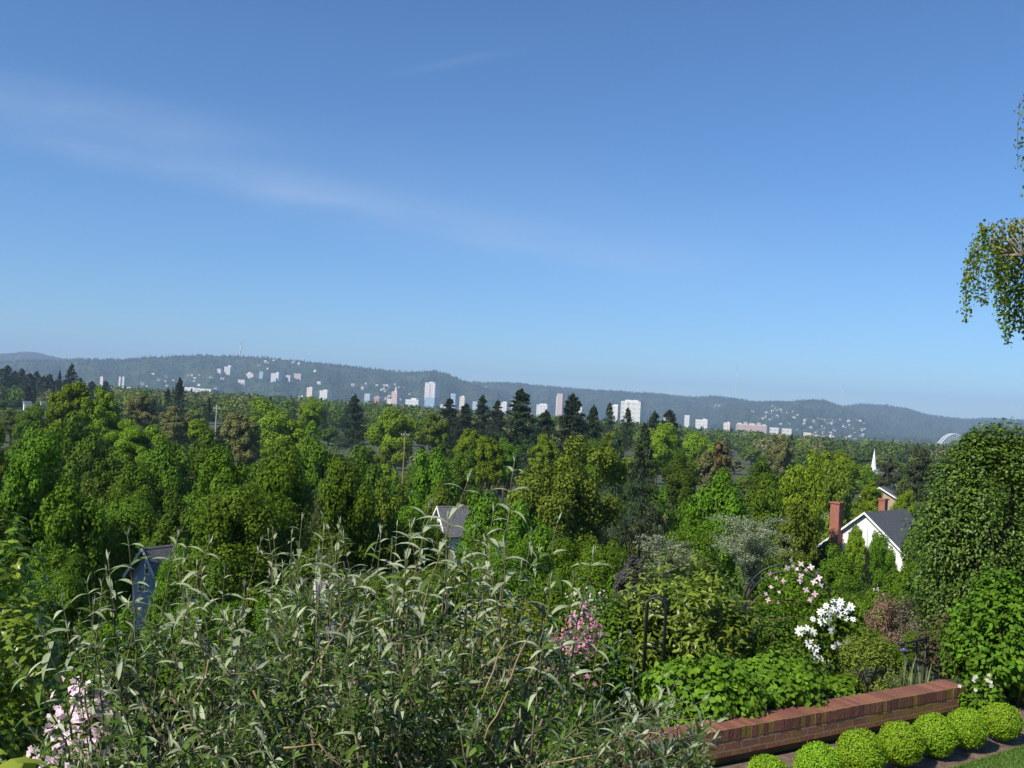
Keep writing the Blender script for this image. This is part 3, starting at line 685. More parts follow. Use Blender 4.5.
house('grey_roofed_house', 'grey-roofed house with a small white gable between treetops', a3, R(30), 1.7, 7, 1.3, WHITEW, SLATE2, windows=[(0, h3 - 1.8, .5, .7)])
a4 = P(326, 579, 40); h4 = a4.z - (H(a4.x, a4.y) - 3)
house('grey_shingle_house', 'wide grey shingle roof seen through the grey-leaved bush', a4, R(14), 2.0, 2.6, .8, GREYW, SLATE2, windows=[(0, h4 - 2, .7, .9)])
a5 = P(24, 401, 600); house('far_white_house', 'tiny white gable among the left treetops', a5, R(40), 1.1, 4, 1.1, WHITEW, SLATE2)
a6 = P(41, 401, 600); house('far_cream_house', 'tiny cream gable right of the tiny white one', a6, R(40), .9, 4, 1.1, WALLC, SLATE2)
a7 = P(880, 487, 150); house('tan_house', 'tan house corner beside the dull dark pines', a7, R(60), 2.5, 6, .6, plain('tan_wall', (.4, .3, .2), .8), SLATE2)

def church():
    D = 520; t = P(874.6, 448.5, D); b = H(t.x, t.y); z1 = P(874, 470, D).z
    r = empty('church', (t.x, t.y, b), .5, 'small church with a slender white spire above the trees', 'church'); h = t.z - b
    MB().box((0, 0, (z1 - b) / 2), (3.4, 3.4, z1 - b)).build('tower', WHT, r)
    zz = z1 - b
    s = MB(); n = 8; s.v = [(math.cos(6.283*i/n) * 1.55, math.sin(6.283*i/n) * 1.55, zz) for i in range(n)] + [(0, 0, h)]; s.f = [(i, (i+1) % n, n) for i in range(n)]; s.build('spire', WHT, r)
    MB().box((0, 0, zz + .3), (3.8, 3.8, .6)).build('cornice', WHT, r)
    MB().box((9, 0, zz * .35), (15, 8, zz * .7)).build('nave', WHITEW, r)
    q = MB(); q.slab([(1.5, -4.5, zz * .7), (17, -4.5, zz * .7), (17, 0, zz * .98), (1.5, 0, zz * .98)], .2); q.slab([(17, 4.5, zz * .7), (1.5, 4.5, zz * .7), (1.5, 0, zz * .98), (17, 0, zz * .98)], .2); q.build('nave_roof', SLATE2, r)
church()
POLEM = plain('pole_wood', (.25, .17, .1), .9, .2, 3); POLEG = plain('pole_grey', (.42, .4, .37), .9, .1, 3)
def pole(px, y0, D, mat, label):
    t = P(px, y0, D); b = H(t.x, t.y); r = empty('utility_pole', (t.x, t.y, b), .3, label, 'utility pole'); h = t.z - b
    MB().tube([(0, 0, 0), (0, 0, h)], [.14, .1], 8).build('post', mat, r); MB().box((0, 0, h - .7), (1.3, .1, .1)).build('crossarm', mat, r)
    for s in (-.6, -.25, .25, .6): MB().tube([(s, 0, h - .63), (s, 0, h - .42)], .05, 6).build('insulator', WHT, r)
pole(217, 405, 190, POLEG, 'grey utility pole behind the columnar green tree')
pole(405.5, 431, 150, POLEM, 'brown utility pole left of the round shaded tree')

# ------------------------------------------------------------------ trees
LAND = []                                # findable landmarks for the labels
TREES = []
cnt = {}
def tree(kind, px, top, wpx, D, label=None, asp=None, group=None, low=False, mat=None):
    form, lm, tk, name, words = KIND[kind]
    t = P(px, top, D); g = H(t.x, t.y); h = t.z - g
    w = wpx * D / F * (1.12 if form in ('round', 'airy', 'lump', 'birch') else 1)
    if h < w * .4: h = w * .4
    lv = 0 if wpx < 30 else (1 if wpx < 92 else 2)
    pool = CROWNS[form][lv]; i = cnt.get((form, lv), 0); cnt[(form, lv)] = i + 1
    ch = min(w * (asp or ASP[form]) * (1.35 if D < 135 and form in ('round', 'airy', 'lump') else 1), h * (1.0 if low else .95))
    r = empty(name, (t.x, t.y, t.z - h), random.uniform(0, 6.28), label, 'tree' if not low else 'shrub', group)
    c = link('crown', pool[i % len(pool)], r, (0, 0, h - ch), scale=(w, w, ch))
    c.material_slots[0].link = 'OBJECT'; c.material_slots[0].material = mat or LM[lm]
    tl = (h - ch * (.5 if tk != 'conifer' else .25)); tw = max(w * .8, h * .3)
    link('trunk', TRUNKS[tk][i % 2], r, scale=(tw, tw, tl / 1.0))
    TREES.append((r, px, top + wpx * .4, D, kind, wpx, label is not None))
    return r
T_ = [  # kind, px, top, width px, distance, label, aspect
 ('maple', 32, 411, 78, 112, 'big leafy tree at the left edge with bright clumps', 1.3),
 ('lime', 72, 377, 64, 185, 'tallest yellow-green domed tree on the left skyline', 1.2),
 ('maple', 874, 469, 30, 300, 'green tree hiding the foot of the white spire', 1.1),
 ('maple', 34, 404, 44, 240, 'green tree below the tiny white gable', 1.0),
 ('lime', 104, 383, 56, 178, 'second yellow-green dome right of the tallest one', 1.2),
 ('maple', 88, 408, 74, 132, 'broad mid green tree below the two yellow-green domes', 1.4),
 ('lime', 135, 411, 92, 150, 'wide yellow-green tree right of the two skyline domes', .9),
 ('maple', 172, 430, 78, 112, 'mid green tree between the wide yellow-green and columnar trees', 1.2),
 ('deep', 122, 448, 84, 84, 'broadleaf tree in the left hollow, dark leaf colour standing for shade', 1.1),  # deep leaf colour stands in for the shaded side of the trees here
 ('maple', 212, 421, 60, 118, 'columnar green tree with a sunlit left side', 1.7),
 ('maple', 272, 438, 76, 110, 'round green tree left of the taller shaded one', 1.2),
 ('maple', 318, 420, 66, 114, 'tall rounded green tree with a black right side', 1.6),
 ('deep', 360, 441, 84, 104, 'dark round tree right of the tall rounded one', 1.15),
 ('maple', 438, 436, 62, 108, 'neat round tree shaded at right, beside the brown pole', 1.5),
 ('maple', 458, 447, 50, 170, 'mid green tree just behind the neat round tree', 1.2),
 ('deep', 424, 452, 46, 185, 'dark tree just right of the brown utility pole', 1.2),
 ('weep', 322, 484, 56, 60, 'weeping conifer with hanging grey-green curtains', 1.7),
 ('olive', 382, 468, 66, 66, 'olive green upright tree right of the weeping conifer', 1.6),
 ('maple', 438, 515, 38, 72, 'small green tree in front of the grey roof with white gable', 1.6),
 ('maple', 877, 541, 22, 94, 'slim green tree before the right edge of the white gable', 1.6),
 ('lime', 470, 427, 46, 212, 'yellow-green tree below the two thin pines', 1.1),
 ('maple', 507, 436, 42, 205, 'green tree at the foot of the tallest fir', 1.1),
 ('lime', 548, 431, 46, 200, 'yellow-green tree below the gap between the tall firs', 1.1),
 ('maple', 592, 434, 46, 190, 'green tree at the foot of the ragged fir', 1.1),
 ('lime', 612, 427, 34, 225, 'pale green tree behind the left spruce', 1.1),
 ('maple', 424, 518, 34, 62, 'little green tree hiding the foot of the small white gable', 1.4),
 ('maple', 472, 537, 74, 60, 'green tree below the grey roof with the white gable', 1.2),
 ('maple', 410, 492, 50, 60, 'bright green low tree left of the white gable', 1.3),
 ('olive', 442, 476, 44, 100, 'brownish green tree directly above the small white gable', 1.2),
 ('olive', 566, 428, 176, 78, 'very broad airy olive tree filling the middle', .95),
 ('maple', 498, 478, 84, 66, 'green tree behind the tallest bush shoot', 1.3),
 ('spruce', 617, 430, 38, 92, 'left one of two tall spruces', 2.7),
 ('spruce', 645, 425, 52, 86, 'right and wider one of two tall spruces', 2.2),
 ('fir', 522, 390, 62, 265, 'tallest dark fir on the central skyline', 1.2),
 ('fir', 573, 396, 66, 235, 'second tall fir, below the slim pink skyscraper', 1.5),
 ('fir', 594, 407, 46, 260, 'ragged fir right of the second tall fir', 1.8),
 ('fir', 546, 411, 46, 250, 'shorter fir between the two tallest firs', 1.4),
 ('fir', 355, 395, 34, 430, 'lone dark fir below the narrow white block', 1.5),
 ('fir', 450, 399, 38, 400, 'dark pine-like fir by the orange brick building', 1.3),
 ('fir', 466, 404, 36, 390, 'second fir right of the orange brick building', 1.3),
 ('fir', 483, 396, 30, 410, 'slim fir with a thin top left of the tallest', 1.7),
 ('fir', 498, 401, 30, 400, 'slim fir nearest the left of the tallest', 1.6),
 ('fir', 610, 404, 20, 420, 'thin fir left of the two white office blocks', 2),
 ('fir', 628, 409, 22, 330, 'small fir in front of the wide white office block', 1.6),
 ('fir', 655, 412, 38, 360, 'dark fir just right of the wide white office block', 1.5),
 ('fir', 670, 411, 48, 350, 'broad dark fir clump right of the white offices', 1.2),
 ('deep', 673, 432, 40, 270, 'dark purplish tree under the broad fir clump', 1.0),
 ('fir', 180, 379, 24, 560, 'dark rounded fir left of the white warehouse roofs', 1.8),
 ('fir', 168, 389, 14, 560, 'small dark fir left of the dark rounded fir', 1.5),
 ('fir', 209, 398, 11, 420, 'small pointed fir below the long warehouse', 2),
 ('fir', 153, 399, 14, 420, 'low dark conifer in the sandy treetops', 1.3),
 ('fir', 72, 365, 22, 620, 'dark fir standing clear above the left domes', 1.6),
 ('fir', 60, 371, 7, 640, 'needle-thin conifer left of the clear standing fir', 3),
 ('bright', 398, 404, 62, 300, 'bright yellow-green tree below the pink stepped tower', 1.0),
 ('olive', 436, 411, 44, 300, 'olive tree below the two-tone tower', 1.0),
 ('bright', 272, 397, 70, 320, 'broad lime tree below the hospital row', .9),
 ('bright', 313, 395, 36, 330, 'lime tree below the beige apartment tower', 1.1),
 ('bud', 243, 409, 56, 215, 'brownish budding tree right of the grey pole', 1.1),
 ('lime', 294, 412, 72, 205, 'yellow-green tree behind the round green trees', 1.0),
 ('bright', 199, 416, 24, 210, 'small golden tree left of the columnar one', 1.0),
 ('bud', 142, 390, 44, 330, 'sandy budding tree below the two thin slabs', .9),
 ('bud', 178, 404, 50, 300, 'brown budding tree below the dark rounded fir', .9),
 ('lime', 492, 433, 46, 150, 'yellow-green tree right of the neat round tree', 1.2),
 ('bright', 702, 428, 48, 300, 'bright round lime tree below the short white tower', 1.0),
 ('deep', 682, 450, 52, 140, 'dark green tree right of the wider spruce', 1.2),
 ('copper', 722, 437, 28, 220, 'copper brown tree right of the bright round lime', 1.4),
 ('bud', 706, 448, 26, 210, 'sandy shrubby tree left of the copper tree', 1.0),
 ('bright', 660, 419, 52, 250, 'lime tree behind the wider spruce', 1.1),
 ('maple', 712, 462, 96, 88, 'large mid green tree right of the spruces', 1.2),
 ('deep', 766, 455, 52, 122, 'dark rounded tree above the cream-flowered shrubs', 1.0),
 ('maple', 764, 474, 62, 95, 'green tree in front of the dark rounded tree', 1.2),
 ('bright', 802, 446, 66, 100, 'bright green tree with dark hollow left of birch', 1.3),
 ('bud', 783, 431, 36, 290, 'tall grey-brown budding tree left of birch', 1.3),
 ('birch', 834, 446, 62, 122, 'white-trunked birch with hanging twigs above the brick chimney', 1.9),
 ('bright', 838, 444, 62, 170, 'bright green dome behind the white-trunked birch', 1.0),
 ('pine', 888, 456, 48, 155, 'left and lower of two dull dark pines', 1.5),
 ('pine', 919, 445, 54, 150, 'right and taller of two dull dark pines', 1.5),
 ('lime', 872, 478, 36, 145, 'yellow-green tree below the church spire', 1.2),
 ('pale', 14, 482, 84, 60, 'pale frothy tree at the left edge', .9),
 ('maple', 76, 470, 88, 56, 'green tree in the left hollow beside the pale one', 1.5),
 ('maple', 140, 486, 104, 70, 'green tree right behind the blue house', 1.2),
 ('maple', 246, 468, 176, 48, 'very large green tree in front of the weeping conifer', 1.0),
 ('maple', 176, 538, 52, 54, 'small green tree covering the right side of the blue house', 1.6),
 ('deep', 80, 548, 44, 34, 'small dark tree left of the blue house', 1.3),
 ('maple', 598, 512, 126, 46, 'green tree in front of the broad airy olive tree', .9),
 ('maple', 512, 524, 96, 48, 'green tree below the tall bush shoot', 1.0),
 ('maple', 690, 512, 110, 54, 'green tree in front of the large mid green tree', 1.0),
 ('olive', 796, 498, 62, 70, 'dull green tree left of the brick chimney', 1.2),
 ('maple', 842, 543, 58, 66, 'green bushy tree at the foot of the brick chimney', 1.0),
 ('lime', 857, 522, 32, 96, 'thin light tree in front of the white gable', 1.6),
 ('maple', 884, 526, 34, 88, 'small green tree growing against the slate roof', 1.4),
 ('maple', 905, 556, 56, 52, 'green tree below the slate roof', 1.0),
 ('fir', 868, 552, 16, 42, 'narrow columnar conifer below the white house', 3.4),
 ('bright', 905, 488, 30, 118, 'small bright tree behind the small ridge chimney', 1.0),
 ('maple', 938, 500, 70, 60, 'green tree between slate roof and the dense right-hand tree', 1.2),
]
for (k, px, top, w, D, lab, asp) in T_: tree(k, px, top, w, D, lab, asp)
rgt = random.Random(12)
for i, (px, top) in enumerate([(2, 369), (8, 366), (15, 372), (22, 369), (30, 374), (37, 371), (44, 377), (50, 375), (-8, 366), (57, 381), (80, 379), (92, 382), (106, 381), (24, 376), (66, 380)]):
    tree('fir', px, top + rgt.uniform(-.5, 1), rgt.uniform(20, 30), rgt.uniform(820, 980), 'small dark fir in the serrated row on the left skyline', 1.0, 'firs in the skyline row at left')

# the rest of the treetops: rows of trees filling the slope and the valley floor
SKX = [-60, 0, 60, 120, 200, 300, 400, 500, 600, 700, 800, 880, 950, 1090]; SKY = [375, 375, 386, 394, 401, 404, 411, 416, 419, 424, 436, 444, 449, 455]
LM_PTS = [(874, 458, 'the white church spire'), (846, 530, 'the tall brick chimney'), (145, 565, 'the blue house'), (631, 409, 'the wide white office block'), (560, 403, 'the slim pink skyscraper'),
          (431, 395, 'the two-tone tower'), (395, 398, 'the pink stepped tower'), (625, 470, 'the pair of spruces'), (522, 415, 'the tallest dark fir'), (836, 480, 'the white-trunked birch'), (722, 450, 'the copper brown tree'),
          (322, 515, 'the weeping conifer'), (953, 438, 'the steel arch bridge'), (905, 470, 'the two dull pines'), (88, 400, 'the two yellow-green domes'), (180, 390, 'the dark rounded fir'), (217, 412, 'the grey utility pole'),
          (405, 445, 'the brown utility pole'), (438, 512, 'the small white gable'), (208, 390, 'the long white warehouse'), (310, 393, 'the beige apartment tower'), (355, 405, 'the lone dark fir'), (750, 425, 'the pinkish apartment row'),
          (687, 420, 'the short white tower'), (442, 420, 'the orange brick building'), (277, 378, 'the hospital row'), (24, 402, 'the tiny white gable'), (702, 440, 'the bright round lime'), (120, 380, 'the two thin slabs'), (566, 470, 'the broad airy olive tree')]
SEEN = {}
def relation(px, py, words):
    c = sorted(LM_PTS, key=lambda q: math.hypot(q[0] - px, (q[1] - py) * 1.5))
    for q in c[:14]:
        dx, dy = px - q[0], py - q[1]; far = math.hypot(dx, dy) > 45
        if abs(dx) > abs(dy) * 1.2: rel = ('well ' if far else '') + ('right of ' if dx > 0 else 'left of ')
        elif abs(dx) < 6: rel = ('well ' if far else '') + ('below ' if dy > 0 else 'above ')
        else: rel = ('well ' if far else '') + ('below and ' if dy > 0 else 'above and ') + ('right of ' if dx > 0 else 'left of ')
        lab = f'{words} {rel}{q[2]}'
        if lab not in SEEN: SEEN[lab] = 1; return lab
    return None
rf = random.Random(77)
for (D, step, kinds) in ((34, 84, 'mmmd'), (44, 80, 'mmmdo'), (54, 72, 'mmmdo'), (64, 66, 'mmmdlo'), (86, 60, 'mmmdlo'), (112, 52, 'mmdlob'), (150, 48, 'mmdllob'), (200, 36, 'mdlloobf'), (270, 29, 'mdlloobf'), (370, 25, 'mdlloob'), (520, 25, 'mdllobbo'), (700, 24, 'mdlloof')):
    px = -70 + rf.uniform(0, step)
    while px < 1100:
        d = D * rf.uniform(.88, 1.12); k = dict(m='maple', d='deep', l='lime', o='olive', b='bud', f='fir')[rf.choice(kinds)]
        w = step * rf.uniform(.95, 1.35)
        hgt = rf.uniform(9, 15) if k != 'fir' else rf.uniform(14, 22)
        if k == 'fir': w *= .55
        p = P(px, 400, d); top = proj((p.x, p.y, H(p.x, p.y) + hgt))[1]
        sk = float(np.interp(px, SKX, SKY)) + rf.uniform(0, 14)
        if top < sk: top = sk
        if D < 50: top = max(top, 548 + rf.uniform(0, 24) + (px - 512) * .04)
        q = (px, top + w * .4)
        skip = any(abs(px - a) < w * .5 + b and D < dd and top < yb + 4 and top + w * 1.3 > ya for (a, b, ya, yb, dd) in ((868, 40, 505, 560, 104), (846, 8, 500, 560, 104), (874, 6, 448, 466, 500), (148, 13, 540, 590, 59), (442, 8, 506, 516, 88), (836, 30, 446, 520, 80), (345, 26, 566, 590, 40), (630, 36, 428, 512, 85), (300, 10, 410, 414, 1200)))
        if not skip:
            words = KIND[k][4]; words = (('small ' if w < 34 else 'large ' if w > 70 else '') + words)
            lab = relation(px, top + w * .35, words)
            if lab is None: lab = f'{words} in the treetops'
            grp = {'maple': 'broadleaf trees in the valley', 'deep': 'broadleaf trees in the valley', 'lime': 'spring trees in the valley', 'olive': 'olive green trees in the valley', 'bud': 'budding trees in the valley', 'fir': 'firs in the valley'}[k]
            tree(k, px, top, w, d, lab, None, grp)
        px += step * rf.uniform(.75, 1.25)

# ------------------------------------------------------------------ the garden: wall, bed, lawn
def brick_mat(name, bw, bh, vertical):
    m = newmat(name); n = m.node_tree.nodes; l = m.node_tree.links; b = n['Principled BSDF']
    t = n.new('ShaderNodeTexCoord'); sp_ = n.new('ShaderNodeSeparateXYZ'); l.new(t.outputs['Object'], sp_.inputs[0]); cb = n.new('ShaderNodeCombineXYZ')
    l.new(sp_.outputs[0], cb.inputs[0]); l.new(sp_.outputs[2 if not vertical == 2 else 1], cb.inputs[1])
    br = n.new('ShaderNodeTexBrick'); l.new(cb.outputs[0], br.inputs['Vector']); br.offset = .5 if not vertical else 0
    br.inputs['Color1'].default_value = (.23, .088, .052, 1); br.inputs['Color2'].default_value = (.34, .135, .08, 1); br.inputs['Mortar'].default_value = (.3, .22, .15, 1)
    br.inputs['Scale'].default_value = 1; br.inputs['Brick Width'].default_value = bw; br.inputs['Row Height'].default_value = bh; br.inputs['Mortar Size'].default_value = .0085; br.inputs['Mortar Smooth'].default_value = .2
    nz = n.new('ShaderNodeTexNoise'); nz.inputs['Scale'].default_value = 2.2; nz.inputs['Detail'].default_value = 8; nz.inputs['Roughness'].default_value = .65; l.new(t.outputs['Object'], nz.inputs['Vector'])
    rp = n.new('ShaderNodeValToRGB'); e = rp.color_ramp.elements; e[0].position = .42; e[0].color = (0, 0, 0, 1); e[1].position = .62; e[1].color = ((.8,) * 3 if vertical != 2 else (.12,) * 3) + (1,)
    l.new(nz.outputs[0], rp.inputs[0]); mix = n.new('ShaderNodeMixRGB')
    if vertical == 2:                    # moss clings to the outer ends of the coping bricks
        lt = n.new('ShaderNodeMath'); lt.operation = 'LESS_THAN'; ab = n.new('ShaderNodeMath'); ab.operation = 'ABSOLUTE'; l.new(sp_.outputs[1], ab.inputs[0]); l.new(ab.outputs[0], lt.inputs[0]); lt.inputs[1].default_value = .004
        mm = n.new('ShaderNodeMath'); mm.operation = 'MULTIPLY_ADD'; l.new(lt.outputs[0], mm.inputs[0]); mm.inputs[1].default_value = .72; l.new(rp.outputs[0], mm.inputs[2]); mm.use_clamp = True; l.new(mm.outputs[0], mix.inputs[0])
    else: l.new(rp.outputs[0], mix.inputs[0])
    bcol = br.outputs['Color']
    if vertical == 2:
        gi = n.new('ShaderNodeNewGeometry'); bc_ = n.new('ShaderNodeMixRGB'); l.new(gi.outputs['Random Per Island'], bc_.inputs[0]); bc_.inputs[1].default_value = (.15, .055, .037, 1); bc_.inputs[2].default_value = (.25, .095, .06, 1); bcol = bc_.outputs[0]
    l.new(bcol, mix.inputs[1]); mix.inputs[2].default_value = (.27, .19, .03, 1)   # moss
    n2 = n.new('ShaderNodeTexNoise'); n2.inputs['Scale'].default_value = 40; n2.inputs['Detail'].default_value = 4; l.new(t.outputs['Object'], n2.inputs['Vector'])
    m2 = n.new('ShaderNodeMixRGB'); m2.blend_type = 'OVERLAY'; m2.inputs[0].default_value = .5; l.new(mix.outputs[0], m2.inputs[1]); l.new(n2.outputs[0], m2.inputs[2])
    l.new(m2.outputs[0], b.inputs['Base Color']); b.inputs['Roughness'].default_value = .85
    bp = n.new('ShaderNodeBump'); bp.inputs['Strength'].default_value = .5; bp.inputs['Distance'].default_value = .008; ad = n.new('ShaderNodeMath'); ad.operation = 'SUBTRACT'
    l.new(n2.outputs[0], ad.inputs[0]); (l.new(br.outputs['Fac'], ad.inputs[1]) if vertical != 2 else None); l.new(ad.outputs[0], bp.inputs['Height']); l.new(bp.outputs[0], b.inputs['Normal'])
    return m
BR_COURSE, BR_CAP = brick_mat('brick_course', .215, .07, 0), brick_mat('brick_cap', .07, .3, 1)
BR_TOP = brick_mat('brick_top', .07, .215, 2)
LEN = 9.0; TH = .25
wang = math.atan2(wdir.y, wdir.x)
wl = empty('garden_wall', (WA.x, WA.y, 0), wang, 'low mossy brick garden wall with an upright brick coping', 'wall')
# local +x runs along the wall toward the camera's left; local y behind or before
sgn = 1 if (Vector((-wdir.y, wdir.x, 0)).dot(wnrm) > 0) else -1
MB().box((LEN / 2, sgn * TH / 2, .16), (LEN, TH + .004, .14)).build('brick_course', BR_COURSE, wl)
cap = MB(); xk = 0; rc = random.Random(3)
while xk < LEN:                           # each coping brick stands on edge, a little uneven
    cap.box((xk + .034, sgn * TH / 2 + rc.uniform(-.003, .003), .28 + rc.uniform(-.0025, .0025)), (.066, TH + .01, .1)); xk += .07
cap.build('coping', BR_TOP, wl)
MB().box((LEN / 2, sgn * TH / 2, .2795), (LEN, TH - .012, .088)).build('coping_mortar', plain('mortar', (.16, .11, .075), .95, .2, 30), wl)
MB().box((LEN / 2, sgn * (TH / 2 + .03), .045), (LEN - .02, TH - .08, .09)).build('footing', plain('stained_concrete', (.17, .105, .05), .9, .3, 5, .1), wl)
SOIL = plain('soil', (.15, .105, .08), .95, .45, 9, .5)
def strip(name, pts, z, mat, label, cat, kind='structure'):
    o = MB().poly([(p[0], p[1], z) for p in pts]).build(name, mat); return tag(o, label, cat, kind=kind)
E0, E1 = G(955, 768, 0), G(1024, 747, 0); ed = (E1 - E0).normalized()
far = E1 + ed * 6; near = E0 - ed * 6
wr = Vector((WA.x, WA.y, 0)) - wdir * 4; wl2 = Vector((WA.x, WA.y, 0)) + wdir * 9
strip('soil_bed', [near, far, wr, wl2], .004, SOIL, 'strip of bare brown soil under the clipped box balls', 'soil')
cross = Vector((ed.y, -ed.x, 0)); cross = cross if cross.y < 0 else -cross
strip('lawn', [far, near, near + cross * 9, far + cross * 9], .008, plain('turf', (.085, .16, .028), .95, .3, 30), 'mown lawn at the bottom right corner', 'lawn')
rng = np.random.default_rng(5)
n = 70000; a = rng.uniform(-.2, 2.2, n); b = rng.uniform(0, 1, n) ** 1.6 * 4.5
e0, e1 = G(900, 786, 0), G(1060, 736, 0)
pos = np.array([[e0.x, e0.y, 0]]) + np.outer(a, [e1.x - e0.x, e1.y - e0.y, 0]) + np.outer(b, [cross.x, cross.y, 0]); pos[:, 2] = .008
GRASS = leafmat('grass_blade', (.085, .15, .025), (.13, .2, .04), trans=.2)
V, Fa = leaves(pos, np.array([0, 0, 1.]) + rng.normal(size=(n, 3)) * .45, rnd(n), rng.uniform(.02, .045, n), .006, T_DIAMOND, .3)
tag(link('grass', mesh_np('grass', V, Fa, 4, [GRASS])), 'short green grass blades of the mown lawn', 'grass', kind='stuff')

# clipped box balls
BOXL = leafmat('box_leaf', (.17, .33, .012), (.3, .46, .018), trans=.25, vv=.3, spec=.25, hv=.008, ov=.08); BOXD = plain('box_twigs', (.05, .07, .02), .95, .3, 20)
def box_ball(seed, n=9000, Rr=.235):
    global rng; rng = np.random.default_rng(seed)
    o = rnd(n); lump = 1 + .035 * np.sin(o[:, 0] * 9 + seed) * np.sin(o[:, 1] * 8) + .03 * np.sin(o[:, 2] * 11 + seed)
    pos = o * (Rr * lump * (1 - np.abs(rng.normal(0, .07, n)) + np.where(rng.random(n) < .06, rng.uniform(0, .1, n), 0)))[:, None]
    return leafmesh('foliage', pos, o + rng.normal(size=(n, 3)) * .5, .021, BOXL, asp=.6, axis=o + rng.normal(size=(n, 3)) * .7)
BB = [box_ball(s) for s in (1, 2, 3)]
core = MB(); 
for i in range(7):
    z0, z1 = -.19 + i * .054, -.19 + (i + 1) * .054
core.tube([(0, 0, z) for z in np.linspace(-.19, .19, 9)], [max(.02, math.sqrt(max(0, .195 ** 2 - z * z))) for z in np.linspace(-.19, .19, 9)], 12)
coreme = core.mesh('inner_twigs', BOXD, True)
bl = ['clipped box ball at the far right end of the row', 'clipped box ball second from the right end of the row', 'clipped box ball beside the end of the brick wall, third from right', 'clipped box ball in the middle of the row', 'largest-looking clipped box ball, third from the left', 'yellowish clipped box ball cut by the bottom edge', 'yellow-tipped box ball barely showing at the bottom edge']
for i, (px, py, dpx) in enumerate([(1002, 721, 41), (967, 728, 43), (935, 735, 46), (901, 743, 48), (861, 753, 52), (819, 767, 52), (768, 777, 48)]):
    c = G(px, py, .215); sc = (dpx * c.y / F) / .525
    r = empty('box_ball', (c.x, c.y, 0), random.uniform(0, 6), bl[i], 'shrub', 'clipped box balls along the brick wall')
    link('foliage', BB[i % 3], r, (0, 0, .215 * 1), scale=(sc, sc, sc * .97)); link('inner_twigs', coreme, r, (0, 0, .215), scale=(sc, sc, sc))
    MB().tube([(0, 0, 0), (0, 0, .1)], .02, 6).build('stem', BARK, r)

# ------------------------------------------------------------------ shrubs of the garden
def shrub(name, label, px, top, wpx, D, mat, leaf, n, T=T_OVATE, asp=.6, cat='shrub', bend=.2, upright=0.0, bot=None, dome=1.0, group=None, M=30, loose=.25, stems=9, taper=0.0, rs=1.0):
    """stems from the ground and leaves massed in uneven clumps"""
    global rng; sd = int(px * 7 + top * 3) % 9973; rng = np.random.default_rng(sd); rg = random.Random(sd)
    t = P(px, top, D); g = H(t.x, t.y); h = t.z - g; w = wpx * D / F
    r = empty(name, (t.x, t.y, g), 0, label, cat, group)
    z0 = 0 if bot is None else max(0, P(px, bot, D).z - g)
    d = rnd(M); C = np.stack([d[:, 0] * w * .36, d[:, 1] * w * .36 * min(1, 1.5 / w if w > 1.5 else 1), z0 + (h - z0) * (.5 + d[:, 2] * .36 * dome)], 1)
    if taper: C[:, :2] *= (1.18 - taper * np.clip((C[:, 2] - z0) / (h - z0), 0, 1))[:, None]
    rad = rng.uniform(.13, .22, M) * w * rs * (1 - .45 * taper * np.clip((C[:, 2] - z0) / (h - z0), 0, 1))
    rz = rad * np.clip((h - z0) / w, .5, 1.6)
    ci = rng.integers(0, M, n); o = rnd(n); q = np.clip(1 - np.abs(rng.normal(0, loose, n)), .1, 1.25)
    pos = C[ci] + o * q[:, None] * np.stack([rad[ci], rad[ci], rz[ci]], 1)
    pos[:, 2] = np.clip(pos[:, 2], .02, h * 1.02)
    out = unit(pos - np.array([0, 0, z0 + (h - z0) * .4]))
    nrm = o * .5 + out * .4 + rng.normal(size=(n, 3)) * .4 + np.array([0, 0, .55])
    ax = out * .8 + o * .5 + rng.normal(size=(n, 3)) * .55 + np.array([0, 0, upright - .15])
    link('foliage', leafmesh('foliage', pos, nrm, leaf, mat, T=T, asp=asp, axis=ax, bend=bend, fold=.25), r)
    st = MB()
    for k in range(stems):
        c = C[rg.randrange(M)]; b = (rg.uniform(-.12, .12) * w, rg.uniform(-.12, .12) * w, 0)
        st.tube([b, ((b[0] + c[0]) * .45, (b[1] + c[1]) * .45, c[2] * .5), tuple(c)], [.018 + h * .004, .012 + h * .002, .004], 5)
    st.build('stem', TWIG, r, True)
    return r, C, rad, rz, h
def petal_flower(k, R0, wid, bend=.25, cup=.3):
    a = np.arange(k) * 2 * math.pi / k; ax = np.stack([np.cos(a), np.sin(a), np.full(k, cup)], 1)
    return leaves(np.zeros((k, 3)), ax, np.tile([[0, 0, 1.]], (k, 1)), R0, wid, T_PETAL, bend)
def blossoms(parent, pos, nrm, R0, mat, k=5, name='blossom', wid=.8):
    """many small flowers too close to count: one part"""
    tv, tf = petal_flower(k, 1.0, wid); n = len(pos); nrm = unit(nrm)
    a = unit(np.cross(nrm, rnd(n))); b = np.cross(nrm, a); s = R0 * rng.uniform(.7, 1.2, n)
    V = pos[:, None, :] + (a[:, None, :] * tv[None, :, :1] + b[:, None, :] * tv[None, :, 1:2] + nrm[:, None, :] * tv[None, :, 2:3]) * s[:, None, None]
    o = link(name, mesh_np(name, V.reshape(-1, 3), (tf[None] + (np.arange(n) * len(tv))[:, None, None]).reshape(-1, 4), 4, [mat]), parent); return o
